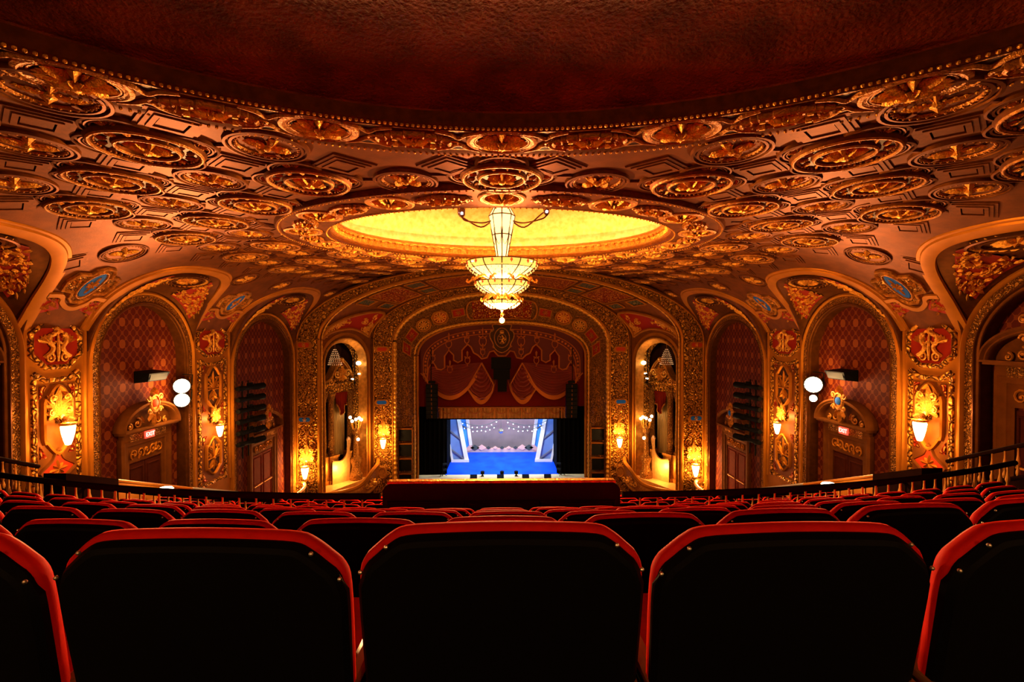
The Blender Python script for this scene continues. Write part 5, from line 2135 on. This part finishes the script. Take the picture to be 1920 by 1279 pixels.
for s in (-1, 1):
    th = thing('boom_stand', (s * 4.15, 34.0, SZ), f'dark side lighting stand at the {SIDE[s]} front corner of the blue floor', 'light stand', 'side light stands')
    o = MB()
    o.tube([(s * 4.25, 34.0, SZ), (s * 4.25, 34.0, SZ + .9)], .03, 6)
    for q in range(3):
        o.tube([(s * 4.25, 34.0, SZ + .25), (s * 4.25 + .3 * math.cos(q * 2.1), 34.0 + .3 * math.sin(q * 2.1), SZ + .02)], .02, 5)
    obj('stand', o, 'black_metal', th)
    for q in range(2):
        o = MB()
        o.tube([(s * 4.25, 33.9, SZ + .45 + .4 * q), (s * 4.0, 34.15, SZ + .42 + .4 * q)], .09, 8)
        obj('lamp', o, 'black_metal', th)
# ------------------------------------------------------------------ chandelier
mat('glass_amber', (1, .8, .4), 0.2, emit=(1.0, 0.62, 0.10), power=.95)
mat('glass_lit_pale', (1, .9, .6), 0.2, emit=(1.0, 0.76, 0.30), power=1.2)  # whiter glow put in for panes nearer the bulb
mat('lead', (0.03, 0.012, 0.005), 0.4, 0.5)
mat('red_glass', (0.5, 0.03, 0.01), 0.3, emit=(0.9, 0.06, 0.01), power=1.0)
mat('ball_glow', (1, .5, .2), emit=(1.0, 0.42, 0.10), power=9)
mat('cold_bulb', (1, 1, 1), emit=(0.55, 0.60, 1.0), power=14)
mat('crystal_warm', (1, .75, .4), 0.2, emit=(1.0, 0.50, 0.12), power=0.9)
CY_ = DOME_C
K = CY_ / FPX
zc_ = lambda py: ZE + (CY - py) * K
ch = thing('chandelier', (0, CY_, zc_(601)), 'great tiered amber glass chandelier with lantern stem under the dome', 'chandelier')
o = MB()
o.tube([(0, CY_, zc_(372)), (0, CY_, ZC + 2.40)], .03, 6)
o.tube([(0, CY_, zc_(495)), (0, CY_, zc_(600))], .022, 6)
obj('hanging_rod', o, 'lead', ch)
# lantern stem of eight tall panes
lz = [(zc_(372), .09), (zc_(404), .345), (zc_(440), .25), (zc_(487), .135)]
lan = obj('lantern', MB().lathe([(.10, zc_(368)), (.12, zc_(371)), (.02, zc_(366))], 8, c=(0, CY_)), 'lead', ch)
for q in range(3):
    (z0, r0), (z1, r1) = lz[q], lz[q + 1]
    for k in range(8):
        a0, a1 = 2 * PI * k / 8 + .03, 2 * PI * (k + 1) / 8 - .03
        o = MB()
        o.add([(r0 * math.sin(a0), CY_ + r0 * math.cos(a0), z0 - .01), (r0 * math.sin(a1), CY_ + r0 * math.cos(a1), z0 - .01),
               (r1 * math.sin(a1), CY_ + r1 * math.cos(a1), z1 + .01), (r1 * math.sin(a0), CY_ + r1 * math.cos(a0), z1 + .01)], [(0, 1, 2, 3)])
        obj('pane', o, 'glass_lit_pale', lan, smooth=False)
o = MB()
for k in range(8):
    a = 2 * PI * k / 8
    o.tube([(r * math.sin(a) * 1.02, CY_ + r * math.cos(a) * 1.02, z) for z, r in lz], .016, 5)
for z, r in lz:
    o.tube([(r * 1.02 * math.sin(2 * PI * k / 8), CY_ + r * 1.02 * math.cos(2 * PI * k / 8), z) for k in range(9)], .016, 5, False)
for k in range(8):
    a = 2 * PI * (k + .5) / 8
    z_, r_ = zc_(450), .235
    pts = [(-.09, .24), (-.08, .05), (0, -.10), (.08, .05), (.09, .24)]
    o.tube([((r_ + v * .25) * math.sin(a) * .97 + u * math.cos(a), CY_ + (r_ + v * .25) * math.cos(a) * .97 - u * math.sin(a), z_ + v * 1.3) for u, v in smooth_path(pts, 3)], .007, 4)
obj('lead_frame', o, 'lead', ch)
def bowl(name, rim, zr, zb, rb, np_, beads):
    """inverted dish of curved glass panels, leaded, fringed with drops"""
    P_ = []
    for i in range(9):
        t = i / 8
        P_.append((rb + (rim - rb) * (1 - t ** 1.7), zr + (zb - zr) * t))
    root = obj(name, MB().lathe([(rim + .012, zr + .012), (rim + .018, zr - .012), (rim - .03, zr - .012)], 40, c=(0, CY_)), 'lead', ch)
    for k in range(np_):
        a0, a1 = 2 * PI * k / np_, 2 * PI * (k + 1) / np_
        for lo, hi, m_ in ((0, 3, 'glass_amber'), (3, 8, 'glass_lit_pale')):
            o = MB()
            o.grid(lambda i, j: (P_[lo + int(round(j * (hi - lo)))][0] * math.sin(a0 + (a1 - a0) * i), CY_ + P_[lo + int(round(j * (hi - lo)))][0] * math.cos(a0 + (a1 - a0) * i), P_[lo + int(round(j * (hi - lo)))][1]), 4, hi - lo)
            obj('glass_panel', o, m_, root)
        a = (a0 + a1) / 2
        o = MB()
        r_, z_ = P_[1][0] + .012, P_[1][1]
        T_ = plane_T((r_ * math.sin(a), CY_ + r_ * math.cos(a), z_), (math.cos(a), -math.sin(a), 0), (0, 0, 1), (math.sin(a), math.cos(a), 0))
        o.T = T_
        h = rim * .07
        o.prism([(-h * .6, 0), (0, -h), (h * .6, 0), (0, h)], -.01, .012, .2)
        obj('red_drop', o, 'red_glass', root)
    o = MB()
    for k in range(np_):
        a = 2 * PI * k / np_
        o.tube([(r * 1.008 * math.sin(a), CY_ + r * 1.008 * math.cos(a), z) for r, z in P_], .016, 4)
    r_, z_ = P_[3]
    o.tube([(r_ * 1.008 * math.sin(2 * PI * k / 36), CY_ + r_ * 1.008 * math.cos(2 * PI * k / 36), z_) for k in range(37)], .008, 4, False)
    obj('leading', o, 'lead', ch)
    o = MB()
    for k in range(beads):
        a = 2 * PI * k / beads
        for q in range(1, 6):
            r_, z_ = P_[q]
            if (k + q) % 2 == 0:
                o.ball(((r_ + .03) * math.sin(a), CY_ + (r_ + .03) * math.cos(a), z_ - .05), .014, 5, 3, 1.6)
    obj('bead_fringe', o, 'crystal_warm', ch, kind='stuff')
bowl('upper_bowl', .955, zc_(491), zc_(524), .34, 12, 60)
bowl('middle_bowl', .715, zc_(528), zc_(553), .22, 12, 50)
bowl('lower_bowl', .465, zc_(563), zc_(579), .07, 10, 40)
for nm, zz, rr, n_ in (('upper_scrolls', zc_(525), .92, 10), ('lower_scrolls', zc_(560), .55, 10)):
    for k in range(n_):
        o = MB()
        a = 2 * PI * (k + .5) / n_
        pp = smooth_path([(rr * .30, -.06), (rr * .45, .10), (rr * .70, .10), (rr * .90, .0), (rr * .98, -.06), (rr * 1.04, -.02), (rr * .99, .02)], 3)
        o.tube([(r * math.sin(a), CY_ + r * math.cos(a), zz + z) for r, z in pp], .028, 5)
        obj('gilt_scroll', o, 'gold_leaf', ch)
for zz, r0, h in ((zc_(526), .28, .12), (zc_(556), .20, .10)):
    o = MB()
    for k in range(14):
        a = 2 * PI * k / 14
        T_ = plane_T((r0 * .8 * math.sin(a), CY_ + r0 * .8 * math.cos(a), zz - h * .5), (math.cos(a), -math.sin(a), 0), (math.sin(a) * .5, math.cos(a) * .5, .87), (math.sin(a), math.cos(a), 0))
        o.T = T_
        o.leaf((0, 0), PI / 2, h * 1.6, .10, .04)
    obj('leaf_collar', o, 'gold_leaf', ch)
o = MB()
o.ball((0, CY_, zc_(601)), .075, 12, 8)
obj('end_ball', o, 'ball_glow', ch)
o = MB()
o.lathe([(.03, zc_(595)), (.05, zc_(590)), (.02, zc_(585)), (.04, zc_(581))], 8, c=(0, CY_))
obj('ball_cap', o, 'gold_dark', ch)
for (px, py, dy) in ((860, 396, .5), (869, 415, -.5), (1022, 411, -.5), (1027, 386, .5)):
    P_ = Vector(((px - CX) * K * 1.0, CY_ + dy, zc_(py)))
    o = MB()
    o.tube(smooth_path([(0.25 * (1 if P_.x > 0 else -1), CY_, zc_(412)), (P_.x * .5, CY_ + dy * .5, zc_(421)), (P_.x * .9, CY_ + dy * .9, P_.z - .08), tuple(P_)], 5), .022, 5)
    ar_ = obj('lamp_arm', o, 'lead', ch)
    o = MB(lambda u, v, h: P_ + Vector((u, v, h)))
    o.lathe([(.02, -.02), (.075, .05), (.085, .22), (.0, .24)], 8)
    obj('arm_shade', o, 'lead', ar_)
    o = MB(lambda u, v, h: P_ + Vector((u, v, h)))
    o.ball((0, -.07, .08), .036, 8, 5)
    obj('arm_bulb', o, 'cold_bulb', ar_)
for py, pw, rr in ((500, 300, .0), (535, 170, 0), (566, 80, 0)):
    light('POINT', 'chandelier_light', (0, CY_, zc_(py) + .16), pw, WARM, .25)
light('POINT', 'chandelier_low_light', (0, CY_, zc_(592)), 3600, WARM, .15)

# ------------------------------------------------------------------ balcony
ROW0, ROWS, DROP0, DROPS = .90, .875, .350, .314
CHAIR_H = .95
def row_curve(x, n):
    return 0.0 if n == 0 else x * x / (2 * 26.0)
bal = thing('floor_balcony', (0, 4, ZE - 3), kind='structure')
NROW = 7
for n in range(-2, NROW):
    z = ZE - (DROP0 + CHAIR_H + DROPS * n)
    d = ROW0 + ROWS * n
    o = MB()
    o.grid(lambda i, j: (-8.6 + 17.2 * i, d - .42 + ROWS * j + row_curve(-8.6 + 17.2 * i, 1), z), 24, 1)
    o.grid(lambda i, j: (-8.6 + 17.2 * i, d - .42 + ROWS + row_curve(-8.6 + 17.2 * i, 1), z - DROPS * j), 24, 1)
    obj('step', o, 'booth_wood', bal)
mat('velvet_seat', (0.85, 0.010, 0.002), 0.6, spec=.1, sheen=1.0, vary=.15, vscale=30)
mat('shell_black', (0.0030, 0.0028, 0.0028), 0.6, spec=.08)
mat('arm_wood', (0.30, 0.14, 0.05), 0.28)
mat('chrome', (0.9, 0.8, 0.65), 0.38, 1.0)
LOGE = [(7.75, 2.755), (8.65, 3.037), (9.55, 3.31), (10.45, 3.576), (11.35, 3.85)]
lf = thing('floor_loge', (0, 9, ZE - 4), kind='structure')
for d, dr in LOGE:
    z = ZE - dr - CHAIR_H
    o = MB()
    o.grid(lambda i, j: (-8.9 + 17.8 * i, d - .42 + .9 * j, z), 4, 1)
    o.grid(lambda i, j: (-8.9 + 17.8 * i, d - .42 + .9, z - .31 * j), 4, 1)
    obj('step', o, 'booth_wood', lf)

def back_outline(inset=0.0, low=.42):
    P_ = [(-.245, low), (-.256, .70), (-.258, .84), (-.250, .883), (-.228, .908), (-.200, .932), (-.172, .9445), (-.10, .949), (0, .951),
          (.10, .949), (.172, .9445), (.200, .932), (.228, .908), (.250, .883), (.258, .84), (.256, .70), (.245, low)]
    P_ = smooth_path(P_, 3)
    c = (0, .68)
    out = []
    for i, p in enumerate(P_):
        a, b = P_[max(i - 1, 0)], P_[min(i + 1, len(P_) - 1)]
        d = (b[0] - a[0], b[1] - a[1])
        l = math.hypot(*d) or 1
        out.append((p[0] + d[1] / l * inset, p[1] - d[0] / l * inset))
    return out

def loft_rings(rings):
    """rings of equal point count -> closed skin with end caps as fans"""
    o = MB()
    n_ = len(rings[0])
    vv = [p for r in rings for p in r]
    ff = []
    for q in range(len(rings) - 1):
        for i in range(n_):
            j = (i + 1) % n_
            ff.append((q * n_ + i, q * n_ + j, (q + 1) * n_ + j, (q + 1) * n_ + i))
    for q in (0, len(rings) - 1):
        c = [sum(p[k] for p in rings[q]) / n_ for k in range(3)]
        vv.append(tuple(c))
        ci = len(vv) - 1
        for i in range(n_):
            ff.append((q * n_ + i, q * n_ + (i + 1) % n_, ci))
    return o.add(vv, ff)

def make_chair():
    r = thing('theatre_chair', (0, 0, 0))
    tilt = lambda p, y: (p[0], y - (p[1] - .45) * .16, p[1])
    rings = []
    for y, ins in ((.004, .014), (.008, .005), (.014, .0), (.028, .0), (.040, .008), (.046, .022)):
        rings.append([tilt(p, y + .05) for p in back_outline(ins)])
    obj('back_cushion', loft_rings(rings), 'velvet_seat', r, local=True, angle=1.2)
    rings = []
    for y, ins in ((-.016, .020), (-.012, .010), (.0, .002), (.016, .002)):
        q_ = back_outline(ins, .36)
        rings.append([tilt((p[0] * (1.006 if p[1] < .86 else .985), p[1] - .009 * min(1, max(0, (p[1] - .80) / .1))), y + .05) for p in q_])
    sh = obj('back_shell', loft_rings(rings), 'shell_black', r, local=True, angle=.5)
    for sg in (-1, 1):
        for (x, z) in ((.203, .917), (.250, .868)):
            q = tilt((sg * x, z), .040)
            obj('corner_glint', MB().ball(q, .0042, 8, 5), 'chrome', sh, local=True)  # added chrome beads stand in for highlights on the shell's corners
    rings = []
    for z, ins in ((.40, .03), (.42, .0), (.47, .0), (.50, .02), (.51, .05)):
        rings.append([(x * (1 - ins * 3), .12 + (y_) * (1 - ins), z) for x, y_ in ((-.22, .0), (.22, .0), (.235, .2), (.22, .42), (.15, .46), (-.15, .46), (-.22, .42), (-.235, .2))])
    obj('seat_cushion', loft_rings(rings), 'velvet_seat', r, local=True, angle=1.0)
    for sg in (-1, 1):
        o = MB()
        o.box((sg * .243 - .016, .0, .0), (sg * .243 + .010, .10, .60))
        o.box((sg * .243 - .016, .0, .52), (sg * .243 + .010, .40, .60))
        o.box((sg * .243 - .03, -.06, .0), (sg * .243 + .010, .22, .02))
        st = obj('side_standard', o, 'shell_black', r, local=True, smooth=False)
        o = MB()
        o.tube([(sg * .243, -.02, .615), (sg * .243, .10, .625), (sg * .243, .36, .62), (sg * .243, .42, .605)], [.013, .018, .018, .011], 7)
        obj('armrest', o, 'arm_wood', st, local=True)
    return r

chair = make_chair()
first = True
ORD = ['first', 'second', 'third', 'fourth', 'fifth', 'sixth', 'seventh', 'eighth', 'ninth', 'tenth', 'eleventh', 'twelfth', 'thirteenth', 'fourteenth', 'fifteenth', 'sixteenth', 'seventeenth']
PITCH = .53
rnd = random.Random(11)
def put_chair(x, y, z, rz, label, group):
    global first
    o = chair if first else copy_tree(chair)
    first = False
    o.location = (x, y, z)
    o.rotation_euler = (0, 0, rz)
    o.scale = (1, 1, 1)
    tag(o, label, 'chair', group)
    return o
for n in range(NROW - 1):
    d = ROW0 + ROWS * n
    z = ZE - DROP0 - DROPS * n - CHAIR_H
    half = d * 1.06 + .3
    kmax = int(half / PITCH + .5) + 1
    if n == 0:
        kmax = 3
    for k in range(-kmax, kmax + 1):
        x = (PITCH if n else .549) * k + (.0 if n != 2 else .03)
        if abs(x) > 7.6:
            continue
        y = d + row_curve(x, n)
        rz = 0.0 if n == 0 else math.asin(max(-1, min(1, x / 26.0)))
        dz = rnd.uniform(-.006, .006)
        if n == 0:
            dz = {-2: -.004, -1: -.008, 0: 0.0, 1: -.006, 2: -.002}.get(k, 0)
            rz = {-2: -.05, -1: -.03, 0: 0, 1: .02, 2: .05}.get(k, .07 * (1 if k > 0 else -1))
        if n == 1:
            dz = -.010 + x * .011
        side = 'on the centre line' if k == 0 else f'{ORD[abs(k) - 1]} seat {"left" if k < 0 else "right"} of centre'
        c_ = put_chair(x, y - .008, z + dz, rz, f'red plush black-backed chair, {ORD[n]} row ahead, {side}', 'balcony chairs')
        c_.scale = (1.03 if n == 0 else 1.0, 1, 1)
for r, (d, dr) in enumerate(LOGE):
    for s in (-1, 1):
        for k in range(9 if r < 2 else 8):
            x = s * (2.0 + PITCH * k)
            put_chair(x, d + max(0, abs(x) - 1.6) ** 2 / 60, ZE - dr - CHAIR_H, s * .06, f'red chair beyond the gold balusters, {ORD[r]} loge row, {ORD[k]} {SIDE[s]} of the booth', 'loge chairs')

# booth wall in the middle of the cross aisle
bw = thing('booth_wall', (0, 6.35, ZE - 3.4), 'dark panelled booth wall with top coloured gold for stage light at the balcony front', 'booth wall')
o = MB()
x_ = 1.58
o.add([], [])
pr = [(-x_, ZE - 3.5), (-x_, ZE - 2.06), (-x_ + .04, ZE - 2.0), (-x_ + .10, ZE - 1.965), (x_ - .10, ZE - 1.965), (x_ - .04, ZE - 2.0), (x_, ZE - 2.06), (x_, ZE - 3.5)]
MBq = MB(lambda u, v, h: Vector((u, 6.30 + h, v)))
n_ = len(pr)
MBq.add([(p[0], p[1], 0) for p in pr] + [(p[0], p[1], .16) for p in pr], [tuple(range(n_))] + [tuple(range(n_, 2 * n_))[::-1]] + [(i, i + 1, n_ + i + 1, n_ + i) for i in range(n_ - 1)])
obj('wall_body', MBq, 'booth_wood', bw, smooth=False)
o = MB(lambda u, v, h: Vector((u, 6.30 - h, v)))
for a, b in ((-1.5, -.52), (-.48, .48), (.52, 1.5)):
    o.sweep([(a, ZE - 3.3), (b, ZE - 3.3), (b, ZE - 2.22), (a, ZE - 2.22)], half_round(.02, .02), True)
obj('panel_moulding', o, 'booth_wood', bw)
o = MB()
o.tube([(-x_ + .06, 6.325, ZE - 1.968), (x_ - .06, 6.325, ZE - 1.968)], .026, 10)
o.box((-x_ + .06, 6.33, ZE - 1.970), (x_ - .06, 6.46, ZE - 1.958))
obj('lit_top_cap', o, 'gold_leaf', bw)  # gold colour stands in for stage light caught on the top edge

# balustrades
def balustrade(name, path, ztop, hgt, step, label, group, rail_r=.045):
    """path [(x, y)], ztop(x, y): polished handrail on turned balusters"""
    th = thing(name, (path[0][0], path[0][1], ztop(*path[0]) - hgt), label, 'railing', group)
    o = MB()
    o.tube([(p[0], p[1], ztop(*p)) for p in path], rail_r, 8)
    obj('handrail', o, 'wood_rail', th)
    o = MB()
    o.tube([(p[0], p[1], ztop(*p) - hgt) for p in path], rail_r * .9, 6)
    n_ = len(path)
    o.add([(p[0], p[1], ztop(*p) - hgt) for p in path] + [(p[0], p[1], ztop(*p) - hgt - .5) for p in path], [(i, i + 1, n_ + i + 1, n_ + i) for i in range(n_ - 1)])
    obj('base_kerb', o, 'wood_rail', th)
    H = hgt
    bal_ = MB().lathe([(.014, -H * .02), (.018, -H * .06), (.012, -H * .12), (.014, -H * .30), (.030, -H * .50), (.034, -H * .56), (.020, -H * .66), (.014, -H * .70), (.030, -H * .82), (.030, -H * .90), (.020, -H * .93), (.028, -H)], 8)
    proto = None
    acc = 0
    for a, b in zip(path, path[1:]):
        L = math.hypot(b[0] - a[0], b[1] - a[1])
        t = -acc
        while t + step <= L:
            t += step
            x, y = a[0] + (b[0] - a[0]) * t / L, a[1] + (b[1] - a[1]) * t / L
            if proto is None:
                bo = obj('baluster', bal_, 'baluster_gold', th, local=True)
                proto = bo
            else:
                bo = proto.copy()
                col.objects.link(bo)
            bo.location = Vector((x, y, ztop(x, y))) - WO[th.name]
        acc = L - t
    return th
for s in (-1, 1):
    sd = SIDE[s]
    f = lambda x: 6.34 + (x - 1.6) ** 2 / 34.0
    path = [(s * (1.62 + 7.0 * i / 40), f(1.62 + 7.0 * i / 40)) for i in range(41)]
    balustrade('balustrade', path, lambda x, y: ZE - 2.15, .46, .24, f'dark handrail on gold balusters running from the booth to the {sd} wall', 'front balustrades')
    path = [(s * (3.4 + 5.2 * i / 30), f(3.4 + 5.2 * i / 30) + .85) for i in range(31)]
    balustrade('balustrade', path, lambda x, y: ZE - 2.52, .36, .27, f'second baluster rail just beyond the front one on the {sd}', 'rear balustrades', .035)
    path = [(s * 9.0, 9.4 - 2.6 * i / 14) for i in range(15)]
    balustrade('stair_balustrade', path, lambda x, y: ZE - 1.62 - (y - 7.4) * .47, .55, .22, f'sloping stair handrail with balusters by the {sd} wall', 'stair rails', .04)
    # sloping vomitory wall
    vw = thing('stair_wall', (s * 7, 9, ZE - 4), f'sloping dark and cream stair wall beyond the balusters on the {sd}', 'stair wall', 'stair walls')
    top = lambda y: -2.24 - (y - 7.65) * .393
    o = MB(lambda u, v, h: Vector((s * (7.0 + h), u, ZE + v)))
    o.add([(7.65, top(7.65) + .05, -.10), (8.68, top(8.68) + .05, -.10), (8.68, top(8.68) - 1.6, -.10), (7.65, top(7.65) - 1.6, -.10), (7.65, top(7.65) + .05, .25), (8.68, top(8.68) + .05, .25), (8.68, top(8.68) - 1.6, .25), (7.65, top(7.65) - 1.6, .25)],
          [(0, 1, 2, 3), (4, 7, 6, 5), (0, 4, 5, 1), (1, 5, 6, 2), (2, 6, 7, 3), (3, 7, 4, 0)])
    obj('wood_end', o, 'wood_rail', vw, smooth=False)
    o = MB(lambda u, v, h: Vector((s * (7.0 + h), u, ZE + v)))
    a, b = 8.68, 10.75
    o.add([(a, top(a), -.06), (b, top(b), -.06), (b, top(b) - 1.6, -.06), (a, top(a) - 1.6, -.06), (a, top(a), .2), (b, top(b), .2), (b, top(b) - 1.6, .2), (a, top(a) - 1.6, .2)],
          [(0, 1, 2, 3), (4, 7, 6, 5), (0, 4, 5, 1), (1, 5, 6, 2), (2, 6, 7, 3), (3, 7, 4, 0)])
    obj('cream_wall', o, 'gold_paint', vw, smooth=False)
    o = MB(lambda u, v, h: Vector((s * (7.0 + h), u, ZE + v)))
    o.tube([(a, top(a) + .02, -.06), (b, top(b) + .02, -.06)], .03, 6)
    o.tube([(a + .1, top(a) - .14, -.07), (b, top(b) - .10, -.07)], .02, 5)
    obj('cap_moulding', o, 'gold_paint', vw)
    br = thing('brass_handrail', (s * 7, 12, ZE - 4), f'long polished brass handrail descending to the loge front on the {sd}', 'railing', 'brass handrails')
    o = MB(lambda u, v, h: Vector((s * (7.0 + h), u, ZE + v)))
    o.tube([(10.6, -3.38, 0), (12.6, -4.14, 0), (14.9, -5.02, 0)], .035, 8)
    obj('rail', o, 'chrome', br)
    for q in range(5):
        o = MB(lambda u, v, h: Vector((s * (7.0 + h), u, ZE + v)))
        y = 10.8 + q
        o.tube([(y, -3.38 - (y - 10.6) * .381, 0), (y, -4.4 - (y - 10.6) * .381, 0)], .02, 6)
        obj('rail_post', o, 'chrome', br)
    o = MB(lambda u, v, h: Vector((s * (7.0 + h), u, ZE + v)))
    # loge side parapet carrying on down
    lp = thing('loge_parapet', (s * 7.5, 13, ZE - 6), f'gilded sloping loge parapet below the brass rail, {sd} side', 'parapet', 'loge parapets')
    o.add([(10.75, -3.6, .05), (15.2, -5.3, .05), (15.2, -6.6, .05), (10.75, -5.2, .05), (10.75, -3.6, .3), (15.2, -5.3, .3), (15.2, -6.6, .3), (10.75, -5.2, .3)],
          [(0, 1, 2, 3), (4, 7, 6, 5), (0, 4, 5, 1), (1, 5, 6, 2), (2, 6, 7, 3), (3, 7, 4, 0)])
    obj('parapet_body', o, 'gold_dark', lp, smooth=False)
    # small white aisle lamp
    P_ = at(310, 917, 9.4)
    al = thing('aisle_lamp', (s * abs(P_.x), 9.4, P_.z), f'small bright white aisle lamp on the {sd} stair wall', 'lamp', 'aisle lamps')
    o = MB(lambda u, v, h: Vector((s * abs(P_.x) + u, 9.4 + v, P_.z + h)))
    o.ball((0, 0, 0), .15, 12, 6, .30)
    obj('lamp_lens', o, 'lamp_white', al)
    o = MB(lambda u, v, h: Vector((s * abs(P_.x) + u, 9.4 + v, P_.z + h)))
    o.lathe([(.16, -.03), (.17, -.06), (.05, -.08), (.03, -.3)], 12)
    obj('lamp_stem', o, 'black_metal', al)
